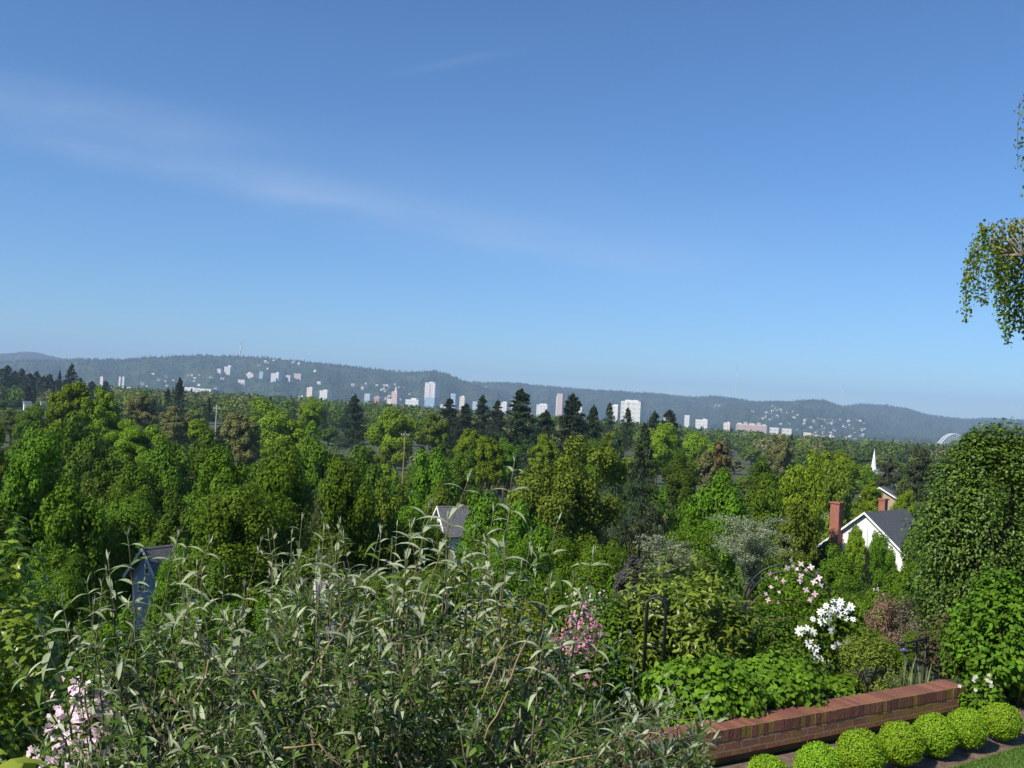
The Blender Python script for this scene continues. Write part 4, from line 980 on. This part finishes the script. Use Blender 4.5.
GL = dict(
    hydr=leafmat('hydrangea_leaf', (.085, .17, .010), (.13, .225, .014), back=(.14, .2, .06), spec=.12),
    photinia=leafmat('evergreen_leaf', (.095, .165, .014), (.2, .24, .025), vv=.4, spec=.4, rough=.35),
    magnolia=leafmat('broad_leaf', (.115, .19, .018), (.22, .29, .03), spec=.4, rough=.35, vv=.4),
    yellow=leafmat('golden_leaf', (.17, .22, .02), (.24, .28, .03)),
    lush=leafmat('lush_leaf', (.065, .13, .010), (.1, .18, .016)),
    holly=leafmat('holly_leaf', (.058, .105, .014), (.115, .165, .02), spec=.3, rough=.42, vv=.4),
    gold=leafmat('gold_conifer', (.11, .15, .02), (.17, .2, .03)),
    redmaple=leafmat('laceleaf', (.19, .11, .08), (.26, .16, .11)),
    grey=leafmat('grey_leaf', (.14, .15, .09), (.2, .2, .13)),
    vine=leafmat('vine_leaf', (.07, .145, .010), (.11, .195, .014)),
    lemon=leafmat('lemon_leaf', (.24, .3, .03), (.3, .36, .05), trans=.35),
)
FL = dict(white=leafmat('white_petal', (.86, .86, .84), (.9, .9, .88), vv=.06, hv=0, ov=0, trans=.25), pink=leafmat('pink_petal', (.66, .33, .46), (.8, .52, .62), vv=.15, hv=0, ov=0), palepink=leafmat('pale_pink_petal', (.8, .55, .62), (.88, .7, .76), vv=.1, hv=0, ov=0),
          mauve=leafmat('mauve_petal', (.38, .12, .19), (.62, .33, .4), vv=.2, hv=0, ov=0), cream=leafmat('cream_petal', (.42, .41, .33), (.56, .54, .45), vv=.15, hv=0, ov=0), violet=leafmat('violet_petal', (.3, .24, .6), (.4, .34, .7), hv=0, ov=0))

# dense tree at the right
dt, C, rad, rz, h = shrub('holly_tree', 'large dense glossy-leaved tree at the right edge', 1000, 413, 222, 15.5, GL['holly'], .066, 54000, asp=.5, cat='tree', bot=650, dome=1.15, M=120, loose=.2, stems=14, taper=.78, rs=.72)
MB().tube([(.1, 0, 0), (.0, .1, h * .3), (.3, 0, h * .6), (.4, .1, h * .88)], [.16, .13, .09, .03], 8).build('trunk', BARK, dt, True)
for (dx, dz) in ((-.6, h * .6), (.7, h * .5), (-.5, h * .45), (.2, h * .7)): MB().tube([(.1, .05, dz - .9), (dx, -.1, dz - .2), (dx * 1.6, -.35, dz + .3)], [.05, .035, .012], 6).build('limb', TWIG, dt, True)
shrub('climbing_hedge', 'lush broad-leaved climber right of the brick wall end', 1012, 572, 120, 11.0, GL['vine'], .068, 9000, bend=.3, M=40)
_, C, rad, rz, h = shrub('dead_leaf_shrub', 'brownish thin shrub in the hollow under the dense tree', 950, 612, 70, 13.0, leafmat('dry_leaf', (.07, .06, .03), (.11, .09, .045)), .05, 1800, loose=.4)
wf = shrub('white_bramble', 'white-flowered low plant at the brick wall end', 982, 676, 46, 10.3, GL['vine'], .06, 900)
rng = np.random.default_rng(9); blossoms(wf[0], np.stack([rng.normal(-.08, .12, 9), rng.normal(-.18, .06, 9), wf[4] * rng.uniform(.7, 1.05, 9)], 1), np.tile([[-.3, -.7, .6]], (9, 1)) + rng.normal(size=(9, 3)) * .3, .026, FL['cream'])
# hydrangea mound along the wall
for (px, top, w, D, lab) in ((706, 650, 118, 9.35, 'round-leaved shrub behind the wall nearest the black obelisk'), (775, 648, 118, 9.85, 'round-leaved shrub behind the wall below the arch'), (842, 678, 80, 10.4, 'low round-leaved shrub below the white clematis')):
    shrub('hydrangea_shrub', lab, px, top, w, D, GL['hydr'], .062, 6000, asp=.78, bend=.25, group='round-leaved shrubs behind the wall', M=26, loose=.2)
shrub('gold_conifer', 'golden green conifer shrub behind the wall', 872, 628, 66, 10.8, GL['gold'], .035, 9000, T=T_DIAMOND, asp=.4, upright=.6, M=26)
shrub('laceleaf_maple', 'low dome of reddish brown laceleaf maple', 893, 592, 54, 21, GL['redmaple'], .07, 6000, T=T_DIAMOND, asp=.3, M=20)
shrub('grey_shrub', 'greyish arching shrub right of the reddish brown dome', 925, 590, 62, 16, GL['grey'], .06, 5000, T=T_DIAMOND, asp=.35, M=30, loose=.4)
shrub('magnolia_shrub', 'glossy shrub with upright yellow-green shoots behind the obelisk', 690, 556, 150, 11.5, GL['magnolia'], .105, 6500, T=T_LANCE, asp=.3, upright=1.1, M=34, loose=.35)
shrub('broadleaf_shrub', 'lush green shrub left of the black obelisk', 628, 600, 100, 11.6, GL['lush'], .08, 4500, asp=.45, M=30)
shrub('golden_shrub', 'bright golden-leaved shrub glimpsed through the grey-leaved bush', 508, 600, 130, 12.5, GL['yellow'], .06, 6500, asp=.55, M=30)
shrub('green_shrub', 'mid green shrub filling the gap below the arch', 790, 605, 120, 12.5, GL['lush'], .05, 7000, M=32)
for (px, top, w, D, n, lab) in ((752, 518, 96, 24, 900, 'cream-flowered arching shrub above the black arch'), (668, 538, 74, 26, 500, 'smaller cream-flowered shrub left of the other')):
    t = tree('pale', px, top, w, D, lab, .8, None, True); hh = P(px, top, D).z - H(P(px, top, D).x, D)
for (px, top, w, D, lab) in ((700, 560, 110, 22, 'green shrub below the cream-flowered ones'), (820, 560, 90, 28, 'green shrub right of the black arch'), (600, 566, 90, 28, 'green shrub left of the purple-grey tree'), (545, 575, 80, 20, 'green shrub behind the mauve blossoms'), (430, 560, 130, 26, 'green shrub behind the middle of the bush'), (300, 585, 130, 30, 'green shrub beside the grey shingle roof'), (200, 575, 130, 30, 'green shrub right of the blue house'), (60, 560, 110, 20, 'green shrub behind the left evergreen'), (112, 606, 80, 17, 'green shrub below the blue house'), (12, 596, 120, 8.5, 'dark green shrub at the foot of the left evergreen'), (372, 546, 96, 35, 'green shrub right of the grey shingle roof'), (322, 538, 70, 46, 'green shrub under the weeping conifer'), (870, 585, 60, 30, 'green shrub above the reddish brown dome'), (950, 570, 70, 26, 'green shrub behind the grey arching one'), (928, 628, 66, 15, 'low green shrub behind the iron handrail'), (890, 640, 60, 14, 'low green shrub behind the golden conifer')):
    tree('maple', px, top, w, D, lab, 1.0, 'garden shrubs down the slope', True)
tree('plum', 634, 553, 62, 27, 'purple-grey leaved small tree left of the obelisk', .9)
# flowering shrubs
def flower_shrub(name, label, px, top, w, D, leaf, fmat, nf, R0, yr=(.35, 1.0), k=5):
    r, C, rad, rz, h = shrub(name, label, px, top, w, D, GL['lush'], leaf, 1500, M=22)
    global rng
    ci = rng.integers(0, len(C), nf); o = rnd(nf); o[:, 1] = -np.abs(o[:, 1]); o[:, 2] = np.abs(o[:, 2]) - .2; o = unit(o)
    pos = C[ci] + o * np.stack([rad[ci], rad[ci], rz[ci]], 1) * 1.04
    keep = pos[:, 2] > h * yr[0]
    pos = pos + rng.normal(size=pos.shape) * R0 * 1.6
    blossoms(r, pos[keep], o[keep] + rng.normal(size=(keep.sum(), 3)) * .3, R0, fmat, k)
flower_shrub('rhododendron', 'mauve-pink flowering shrub right of the golden one', 580, 608, 62, 10.6, .06, FL['mauve'], 2400, .024, (.7, 1))
flower_shrub('rhododendron', 'low pink flowering shrub below the mauve one', 562, 666, 70, 9.8, .06, FL['mauve'], 260, .026, (.74, 1))
flower_shrub('rhododendron', 'pale pink flowering shrub behind the left of the bush', 92, 656, 82, 5.15, .05, FL['palepink'], 800, .022, (.1, 1))
flower_shrub('viburnum', 'white blossoming shrub above the mauve flowers', 590, 572, 44, 19, .06, FL['cream'], 260, .032, (.6, 1))
for (px, top, w, D, lab) in ((150, 650, 150, 6.9, 'low dark green shrub behind the left part of the bush'), (270, 632, 150, 7.0, 'low green shrub behind the bush below the grey shingle roof'), (400, 628, 160, 7.2, 'low green shrub behind the middle of the grey-leaved bush'), (520, 668, 140, 7.0, 'low green shrub behind the right part of the bush')):
    shrub('green_shrub', lab, px, top, w, D, GL['lush'], .055, 5500, M=30, loose=.3)
# left evergreen and the corner plant
shrub('evergreen_shrub', 'tall glossy evergreen with yellowish young leaves at left', 0, 508, 150, 5.6, GL['photinia'], .07, 6500, asp=.42, upright=.15, M=40, loose=.35, bend=.35)
cpn = P(-6, 756, 3.0)
r = empty('broadleaf_plant', (cpn.x, cpn.y, 0), 0, 'bright lemon green broad leaves in the bottom left corner', 'plant')
rng = np.random.default_rng(4); n = 26
pos = np.stack([rng.uniform(-.14, .07, n), rng.uniform(-.12, .12, n), cpn.z - rng.uniform(.03, .16, n)], 1)
link('foliage', leafmesh('foliage', pos, np.array([0, -.3, 1.]) + rng.normal(size=(n, 3)) * .3, .11, GL['lemon'], T=T_OVATE, asp=.6, axis=rng.normal(size=(n, 3)) * [1, 1, .4] + [0, 0, .25], bend=.3, fold=.2), r)
st = MB()
for p in pos: st.tube([(p[0] * .3, p[1] * .3, 0), (p[0] * .5, p[1] * .5, p[2] * .6), tuple(p)], [.008, .006, .003], 5)
st.build('stem', SILVERSTEM, r, True)

# ------------------------------------------------------------------ metalwork and climbers
BLK = plain('black_iron', (.012, .012, .013), .45, .2, 8, spec=.5)
def hoop(px0, px1, ytop, D, zb, r=.014):
    a, b = P(px0, ytop + 40, D), P(px1, ytop + 40, D); t = P((px0 + px1) / 2, ytop, D); cx = (a.x + b.x) / 2; w = abs(b.x - a.x) / 2; hs = t.z - w
    return cx, w, hs, t.z
def arch(name, label, px0, px1, ytop, D, depth, bars):
    cx, w, hs, zt = hoop(px0, px1, ytop, D, 0); zb = min(H(cx - w, D), H(cx + w, D + depth))
    r = empty(name, (cx, D, zb), -.22, label, 'garden arch' if depth > .3 else 'obelisk')
    for y in (0, depth):
        pts = [(-w, y, 0), (-w, y, hs - zb)] + [(-w * math.cos(a), y, hs - zb + w * math.sin(a)) for a in np.linspace(0, math.pi, 15)[1:-1]] + [(w, y, hs - zb), (w, y, 0)]
        MB().tube(pts, .013, 8).build('hoop', BLK, r, True)
        for z in bars: MB().tube([(-w, y, z), (w, y, z)], .007, 6).build('crossbar', BLK, r, True)
    for s in (-1, 1):
        for z in list(bars) + [hs - zb]: MB().tube([(s * w, 0, z), (s * w, depth, z)], .009, 6).build('rung', BLK, r, True)
    for a in (.6, 1.2, 1.94, 2.54): MB().tube([(-w * math.cos(a), 0, hs - zb + w * math.sin(a)), (-w * math.cos(a), depth, hs - zb + w * math.sin(a))], .008, 6).build('rung', BLK, r, True)
    return r, w, hs - zb, zb
ar, aw, ahs, azb = arch('rose_arch', 'black iron garden arch hung with pink clematis', 746, 836, 571, 11.6, .55, ())
for z in (ahs - .15, ahs - .75):
    for y in (0, .55): MB().tube([(-aw, y, z), (-aw * .15, y, z)], .008, 6).build('crossbar', BLK, ar, True)
ob, ow, ohs, ozb = arch('plant_obelisk', 'slim black iron plant hoop in front of the glossy shrub', 645, 664, 598, 9.9, .16, (.9, 1.25))
def flower_mesh(name, k, R0, wid, mat, eye, cup=.15):
    tv, tf = petal_flower(k, R0, wid, .15, cup); return mesh_np(name, tv, tf, 4, [mat])
PINKF = flower_mesh('flower', 4, .038, .024, FL['pink'], None); PINKF2 = flower_mesh('flower', 4, .038, .024, FL['palepink'], None)
WHITEF = flower_mesh('flower', 8, .06, .027, FL['white'], None, .1)
EYE = plain('flower_eye', (.5, .5, .2), .8, .2, 40)
eyeme = MB().tube([(0, 0, 0), (0, 0, .018)], [.012, .008], 7).mesh('flower_eye', EYE)
def climber(name, label, pts, D, leaf, n, spread, fl, fmesh, ffront=-.09):
    global rng; rng = np.random.default_rng(int(pts[0][0])); p0 = P(pts[0][0], pts[0][1], D); g = H(p0.x, p0.y)
    r = empty(name, (p0.x, p0.y, g), 0, label, 'climber')
    C = np.array([tuple(P(a, b, D + c) - Vector((p0.x, p0.y, g))) for (a, b, c) in pts]); ci = rng.integers(0, len(C), n)
    pos = C[ci] + rng.normal(size=(n, 3)) * spread
    link('foliage', leafmesh('foliage', pos, rng.normal(size=(n, 3)) * .6 + [-.2, -.4, .6], leaf, GL['vine'], T=T_OVATE, asp=.55, axis=rng.normal(size=(n, 3)) + [0, 0, -.4], bend=.25), r)
    st = MB()
    order = sorted(range(len(C)), key=lambda i: C[i][2])
    st.tube([(C[:, 0].mean(), C[:, 1].mean(), 0)] + [tuple(C[i]) for i in order[:8]], .008, 5); st.build('stem', TWIG, r, True)
    for (a, b) in fl:
        q = P(a, b, D + ffront) - Vector((p0.x, p0.y, g)); m = fmesh if not isinstance(fmesh, list) else random.choice(fmesh)
        o = link('flower', m, r, q); d = Vector((random.uniform(-.9, .6), -1, random.uniform(-.3, .9))); q_ = d.to_track_quat('Z', 'Y'); q_.rotate(Matrix.Rotation(random.uniform(0, 3.14), 3, d.normalized())); o.rotation_euler = q_.to_euler(); s = random.uniform(.6, 1.2); o.scale = (s, s, s)
        if fmesh is WHITEF: link('flower_eye', eyeme, o)
    return r
random.seed(3)
pk = [(770, 574), (776, 578), (783, 581), (787, 568), (793, 566), (797, 569), (801, 564), (806, 570), (801, 576), (800, 581), (811, 567), (817, 573), (814, 582), (819, 578), (806, 590), (812, 598), (810, 600), (815, 594), (779, 592), (771, 587), (766, 594), (784, 583), (821, 585), (752, 636), (778, 603), (791, 560), (768, 600)]
climber('pink_clematis', 'pink clematis trailing over the top of the black arch', [(x, y + 6, c) for x, y in pk[:23] for c in (0, .3)] + [(770, 620, .3), (775, 640, .3), (768, 655, .2), (800, 605, .3), (810, 615, .3)], 11.5, .045, 900, .06, pk, [PINKF, PINKF2, PINKF2])
wk = [(833, 601), (826, 606), (840, 606), (846, 611), (821, 612), (830, 612), (838, 614), (850, 607), (845, 618), (853, 619), (822, 621), (829, 621), (813, 619), (806, 628), (800, 631), (812, 632), (832, 630), (840, 602), (808, 642), (815, 648), (811, 644), (833, 647), (838, 645), (816, 657), (820, 659), (828, 664), (847, 644), (835, 608)]
climber('white_clematis', 'large-flowered white clematis on the right foot of the arch', [(x + 1, y + 3, c) for x, y in wk for c in (0, .25)] + [(825, 690, .1), (832, 680, .1), (828, 700, .2), (845, 660, .2), (840, 670, .2)], 11.3, .07, 1500, .07, wk, WHITEF)
# iron railing beside the steps
r = empty('iron_railing', P(906, 690, 12.2), 0, 'black iron handrail going down behind the brick wall end', 'railing')
b0 = P(906, 690, 12.2); loc = lambda px, py, D: tuple(P(px, py, D) - b0)
MB().tube([loc(900, 645, 12.1), loc(928, 638, 12.9), loc(948, 652, 13.8)], .016, 8).build('top_rail', BLK, r, True)
MB().tube([loc(905, 653, 12.2), loc(928, 649, 12.9), loc(948, 664, 13.8)], .012, 8).build('mid_rail', BLK, r, True)
MB().tube([loc(904, 668, 12.2), loc(912, 661, 12.4), loc(922, 662, 12.7), loc(942, 676, 13.5)], .012, 8).build('scroll', BLK, r, True)
for px, y0, D in ((906, 643, 12.2), (917, 641, 12.55), (926, 639, 12.85), (946, 651, 13.7)):
    q = P(px, y0, D); MB().tube([tuple(q - b0), (q.x - b0.x, q.y - b0.y, H(q.x, q.y) - .3 - b0.z)], .013, 8).build('post', BLK, r, True)
# irises
ir0 = P(911, 690, 11.3); g = H(ir0.x, ir0.y); r = empty('iris_clump', (ir0.x, ir0.y, g), 0, 'pale sword-leaved irises with one violet bloom by the railing', 'plant')
rng = np.random.default_rng(8); n = 46; zt = P(911, 664, 11.3).z - g
pos = np.stack([rng.normal(0, .1, n), rng.normal(0, .06, n), np.zeros(n)], 1)
link('foliage', leafmesh('foliage', pos, rng.normal(size=(n, 3)) * [1, 1, .1], zt, leafmat('iris_leaf', (.2, .26, .1), (.3, .36, .16)), T=T_LANCE, asp=.035, axis=np.array([0, 0, 1.]) + rng.normal(size=(n, 3)) * .13, bend=.1), r)
q = P(903.5, 652, 11.3) - Vector((ir0.x, ir0.y, g)); MB().tube([(q.x, q.y, 0), tuple(q)], .006, 5).build('flower_stalk', GL['vine'], r)
fb = link('flower', flower_mesh('flower', 6, .05, .04, FL['violet'], None, .7), r, q); link('flower_standard', flower_mesh('flower_standard', 5, .05, .035, FL['violet'], None, 2.0), fb)

# ------------------------------------------------------------------ grey-leaved butterfly bush in front
rng = np.random.default_rng(41); rb = random.Random(41)
BUD_TOP = leafmat('grey_green_leaf', (.05, .108, .012), (.112, .17, .032), vv=.5, back=(.17, .225, .075), trans=.25, hv=0, ov=0, rough=.6, spec=.15)
BUD_YOUNG_SHEEN = leafmat('silvery_leaf', (.24, .29, .15), (.4, .44, .28), vv=.2, back=(.44, .47, .33), trans=.2, hv=0, ov=0, rough=.7)  # pale young leaves; their pale colour also stands in for glancing light
bc = P(370, 700, 5.1); bb = empty('butterfly_bush', (bc.x, bc.y, 0), 0, 'large grey-leaved arching bush filling the foreground', 'shrub')
B0 = Vector((bc.x, bc.y, 0))
PX = [20, 45, 80, 120, 160, 200, 240, 270, 290, 320, 360, 400, 440, 480, 520, 560, 600, 640, 680, 715]; PY = [720, 668, 612, 590, 582, 580, 590, 560, 545, 552, 554, 546, 556, 572, 574, 596, 630, 664, 700, 728]
lp, la, ln_, ll, lw, lb, ly = [], [], [], [], [], [], []
stm = MB(); woody = MB()
def spray(pts, r0, n_pairs, L0, t0=.3, young=.15, droop=0.0):
    """opposite pairs of long leaves up a shoot, each pair turned a quarter from the last"""
    pts = [Vector(p) for p in pts]; m = len(pts) - 1
    stm.tube(pts, [r0 * (1 - .75 * i / m) for i in range(m + 1)], 5)
    a0 = rb.uniform(0, 3.14)
    for k in range(n_pairs):
        u = t0 + (1 - t0) * ((k + .5) / n_pairs); i = min(int(u * m), m - 1); f = u * m - i
        p = pts[i].lerp(pts[i+1], f); t = (pts[i+1] - pts[i]).normalized()
        a = t.orthogonal().normalized(); b = t.cross(a); ang = a0 + k * 1.571 + rb.uniform(-.25, .25)
        tip = (u - t0) / (1 - t0)
        for s in (0, math.pi):
            d = a * math.cos(ang + s) + b * math.sin(ang + s); op = .25 + .75 * tip ** 1.4
            ax = (d * (1.05 - .35 * tip * (1 - droop)) + t * (.35 + .75 * op * tip * (1 - droop)) + Vector((rb.uniform(-.15, .15), rb.uniform(-.15, .15), rb.uniform(0, .25))))
            nr = t * 1.0 - d * .2 + Vector((0, 0, .5))
            L_ = L0 * rb.uniform(.7, 1.2) * (1 - .5 * max(0, tip - .75) * 4 * .8)
            lp.append(p); la.append(ax); ln_.append(nr); ll.append(L_); lw.append(L_ * rb.uniform(.15, .22)); lb.append((rb.uniform(.25, .75) + .15 * droop) * (1 - .55 * tip * (1 - droop))); ly.append(1 if rb.random() < young + .4 * tip ** 3 else 0)
    # the folded growing tip
    t = (pts[-1] - pts[-2]).normalized()
    for s in range(3):
        lp.append(pts[-1]); la.append(t + Vector((rb.uniform(-.3, .3), rb.uniform(-.3, .3), .2))); ln_.append(Vector((rb.uniform(-1, 1), rb.uniform(-1, 1), .2))); ll.append(L0 * rb.uniform(.3, .5)); lw.append(L0 * .06); lb.append(.2); ly.append(1)
def curve(a, b, sag, n=9):
    a, b = Vector(a), Vector(b); out = []
    for i in range(n):
        t = i / (n - 1); p = a.lerp(b, t); h = Vector((b.x - a.x, b.y - a.y, 0)) * (-(sag) * math.sin(math.pi * t))
        out.append(p + h + Vector((rb.uniform(-.008, .008), rb.uniform(-.008, .008), 0)))
    return out
# tall shoots standing above the mass, tip and foot as in the photograph
TALL = [((428, 508), (405, 640), 4.7, 7), ((447, 520), (440, 660), 4.9, 7), ((492, 512), (480, 650), 4.8, 7), ((412, 528), (395, 670), 4.6, 6), ((530, 536), (515, 670), 4.7, 6), ((474, 530), (462, 670), 4.6, 6), ((380, 534), (372, 670), 4.8, 7), ((505, 548), (498, 680), 4.5, 5), ((575, 578), (556, 690), 4.6, 5), ((513, 462), (498, 640), 4.6, 8), ((466, 482), (418, 640), 4.5, 8), ((556, 524), (540, 660), 4.7, 6), ((594, 556), (566, 690), 4.8, 6), ((634, 672), (622, 765), 4.7, 4), ((703, 700), (610, 775), 4.6, 6), ((128, 536), (136, 690), 5.0, 7), ((108, 560), (122, 720), 4.8, 7), ((178, 536), (150, 690), 4.9, 8), ((208, 545), (170, 690), 4.8, 7),
        ((190, 600), (215, 730), 4.6, 6), ((244, 588), (228, 740), 4.7, 6), ((290, 535), (288, 680), 5.1, 9), ((318, 552), (322, 700), 5.2, 8), ((274, 560), (262, 700), 5.0, 8), ((345, 570), (352, 700), 5.3, 8), ((392, 545), (380, 690), 5.1, 8), ((424, 530), (410, 690), 5.0, 8), ((405, 560), (398, 700), 4.7, 7), ((455, 560), (452, 710), 4.7, 7),
        ((482, 560), (470, 700), 4.8, 7), ((521, 570), (505, 720), 4.6, 6), ((62, 600), (90, 740), 4.6, 6), ((40, 628), (72, 740), 4.5, 6), ((85, 585), (104, 730), 4.7, 7), ((20, 668), (70, 760), 4.4, 5), ((232, 620), (236, 760), 4.3, 5), ((368, 610), (372, 768), 4.2, 6), ((600, 640), (575, 760), 4.6, 5), ((660, 700), (600, 785), 4.5, 5), ((690, 748), (610, 790), 4.4, 5), ((545, 640), (530, 760), 4.3, 5)]
for (tip, foot, D, npr) in TALL:
    a = P(foot[0], foot[1], D + .15) - B0; b = P(tip[0], tip[1], D) - B0
    base = Vector((a.x * .45, a.y * .45 + .1, 0))
    stm.tube([base, base.lerp(a, .55) + Vector((0, 0, .1)), a], [.012, .01, .007], 5)
    spray(curve(a, b, .12), .006, npr, .145 if npr < 9 else .11, t0=.12, young=.5, droop=.8)
# shorter shoots all along the top
for i in range(40):
    px = rb.uniform(50, 690); yt = float(np.interp(px, PX, PY)); b = P(px, yt - rb.uniform(-6, 34), 4.5 + rb.random()) - B0; lean = Vector((rb.uniform(-.3, .3), rb.uniform(-.15, .15), 1)).normalized()
    spray(curve(b - lean * rb.uniform(.5, .8), b, rb.uniform(-.2, .2), 7), .0045, rb.randint(5, 8), rb.uniform(.09, .125), t0=.1, young=.45, droop=.5)
# the mass of the bush
for i in range(310):
    px = rb.uniform(30, 715); yt = float(np.interp(px, PX, PY)); dep = rb.random()
    py = yt + 10 + (800 - yt) * rb.random() ** 1.15; D = 4.15 + 1.5 * dep + (.35 if py < yt + 60 else 0) - .25 * min(1, (py - yt) / 200)
    b = P(px, py, D) - B0
    if b.z < .25 or (px < 165 and rb.random() < .42) or (505 < px < 650 and py < 700 and rb.random() < .5): continue
    lean = Vector((b.x * .35 + rb.uniform(-.2, .2), (b.y) * .2 - rb.uniform(0, .15), .62)).normalized()
    Ls = rb.uniform(.35, .75); a = b - lean * Ls
    if rb.random() < .5:
        base = Vector((a.x * .3 + rb.uniform(-.2, .2), a.y * .3 + rb.uniform(-.2, .2), 0)); stm.tube([base, base.lerp(a, .5) + Vector((a.x * .12, 0, .05)), a], [.013, .01, .006], 5)
    spray(curve(a, b, rb.uniform(-.25, .25), 7), .005, rb.randint(6, 10), rb.uniform(.075, .125), t0=.08, young=.15)
    for k in range(rb.randint(3, 6)):    # side shoots
        o = a.lerp(b, rb.uniform(.1, .85)); d = Vector((rb.uniform(-1, 1), rb.uniform(-1, 1), rb.uniform(.1, 1))).normalized() * rb.uniform(.12, .3)
        spray([o, o + d * .5 + Vector((0, 0, -.01)), o + d], .003, rb.randint(3, 6), rb.uniform(.05, .095), t0=.15, young=.2)
CANE = plain('tan_cane', (.3, .2, .11), .8, .25, 10)
# a few bare tan canes
for (x0, y0, x1, y1, D) in ((482, 700, 506, 640, 4.2), (505, 690, 530, 636, 4.25), (484, 740, 508, 690, 4.0), (285, 748, 320, 744, 3.9), (318, 744, 345, 770, 3.9), (545, 765, 620, 750, 4.2), (252, 690, 285, 735, 4.2), (300, 690, 345, 620, 4.6), (210, 660, 185, 720, 4.4)):
    woody = MB(); woody.tube(curve(P(x0, y0, D) - B0, P(x1, y1, D + .05) - B0, .04, 5), [.0045, .004, .004, .0035, .003], 6); woody.build('bare_cane', CANE, bb, True)
lp, la, ln_ = (np.array([tuple(v) for v in q]) for q in (lp, la, ln_)); ll, lw, lb, ly = map(np.array, (ll, lw, lb, ly))
V, Fa = leaves(lp, la, ln_, ll, lw, T_LANCE, lb, .22)
link('foliage', mesh_np('foliage', V, Fa, 4, [BUD_TOP, BUD_YOUNG_SHEEN], True, np.repeat(ly, len(T_LANCE[1]))), bb)
stm.build('stem', SILVERSTEM, bb, True); 

# ------------------------------------------------------------------ weeping birch branch reaching in at the top right
tp = P(1175, 300, 9.5); bt = empty('weeping_birch', (tp.x, tp.y, 0), 0, 'weeping birch hanging into the sky at the top right', 'tree'); T0 = Vector((tp.x, tp.y, 0))
MB().tube([(0, 0, 0), (.05, 0, 2), (-.05, 0, 4), (-.1, .05, 6), (-.1, 0, 8.2)], [.11, .09, .07, .045, .015], 9).build('trunk', BIRCHBARK, bt, True)
rng = np.random.default_rng(15); rw = random.Random(15)
limb = MB(); tw = MB(); pos, axs = [], []
tips = [(1000, 236, 285), (985, 226, 262), (978, 236, 300), (970, 252, 300), (992, 222, 270), (1004, 220, 300), (1010, 222, 318), (1016, 218, 332), (1022, 218, 322), (1028, 216, 340), (1035, 214, 330), (998, 240, 315), (1006, 262, 330), (975, 246, 285), (988, 250, 304), (1014, 250, 325), (1045, 210, 345), (1020, 100, 168), (1024, 92, 205), (1030, 80, 210), (1040, 60, 220), (1055, 50, 260), (1070, 40, 300), (1021, 282, 330), (1008, 300, 345), (966, 276, 322), (1002, 226, 262), (1014, 224, 275), (995, 228, 290), (982, 224, 250), (1026, 240, 310), (1012, 236, 300), (972, 243, 278), (1062, 200, 340), (1080, 180, 330)]
tips += [(rw.uniform(1052, 1330), yy_, yy_ + rw.uniform(60, 190)) for yy_ in [rw.uniform(-160, 240) for _ in range(85)]]
for (px, y0, y1) in tips:
    D = 9.5 + rw.uniform(-.35, .35); a = P(px, y0, D) - T0; b = P(px + rw.uniform(-4, 2), y1, D) - T0
    out = px > 1050
    if out: D += rw.uniform(-.9, .9); a = P(px, y0, D) - T0; b = P(px + rw.uniform(-4, 2), y1, D) - T0
    root = Vector((-.08, 0, min(7.6, max(2.5, a.z - .35)))) if out else P(1085, y0 - 36, 9.5) - T0 if y0 < 190 else P(min(max(px + 22, 1010), 1062), 254, 9.4) - T0
    limb.tube(([Vector((-.1, 0, min(6.9, root.z + .3)))] if y0 < 190 and not out else []) + [root, root.lerp(a, .6) + Vector((0, 0, .05)), a], [.012, .007, .005, .003][(0 if y0 < 190 and not out else 1):], 5)
    tw.tube([a, a.lerp(b, .5) + Vector((rw.uniform(-.03, .03), 0, 0)), b], [.004, .003, .0015], 4)
    sparse = px in (1020, 1024, 1030)
    for k in range(int((y1 - y0) * (.4 if sparse else 2.2)) + 4):
        t = rw.random(); p = a.lerp(b, t); pos.append(tuple(p + Vector((rw.gauss(0, .028), rw.gauss(0, .03), rw.gauss(0, .015))))); axs.append((rw.uniform(-1, 1), rw.uniform(-1, 1), rw.uniform(-1.3, -.2)))
MBL = limb; MBL.tube([(-.1, 0, 5.2), P(1060, 262, 9.4) - T0, P(1018, 255, 9.4) - T0, P(1002, 255, 9.4) - T0], [.05, .03, .015, .006], 6)
limb.build('limb', plain('birch_limb', (.3, .24, .17), .85, .3, 8), bt, True); tw.build('twig', TWIG, bt, True)
pos, axs = np.array(pos), np.array(axs); n = len(pos)
link('foliage', leafmesh('foliage', pos, rng.normal(size=(n, 3)), .036, LM['birch'], T=T_OVATE, asp=.7, axis=axs, bend=.2), bt)
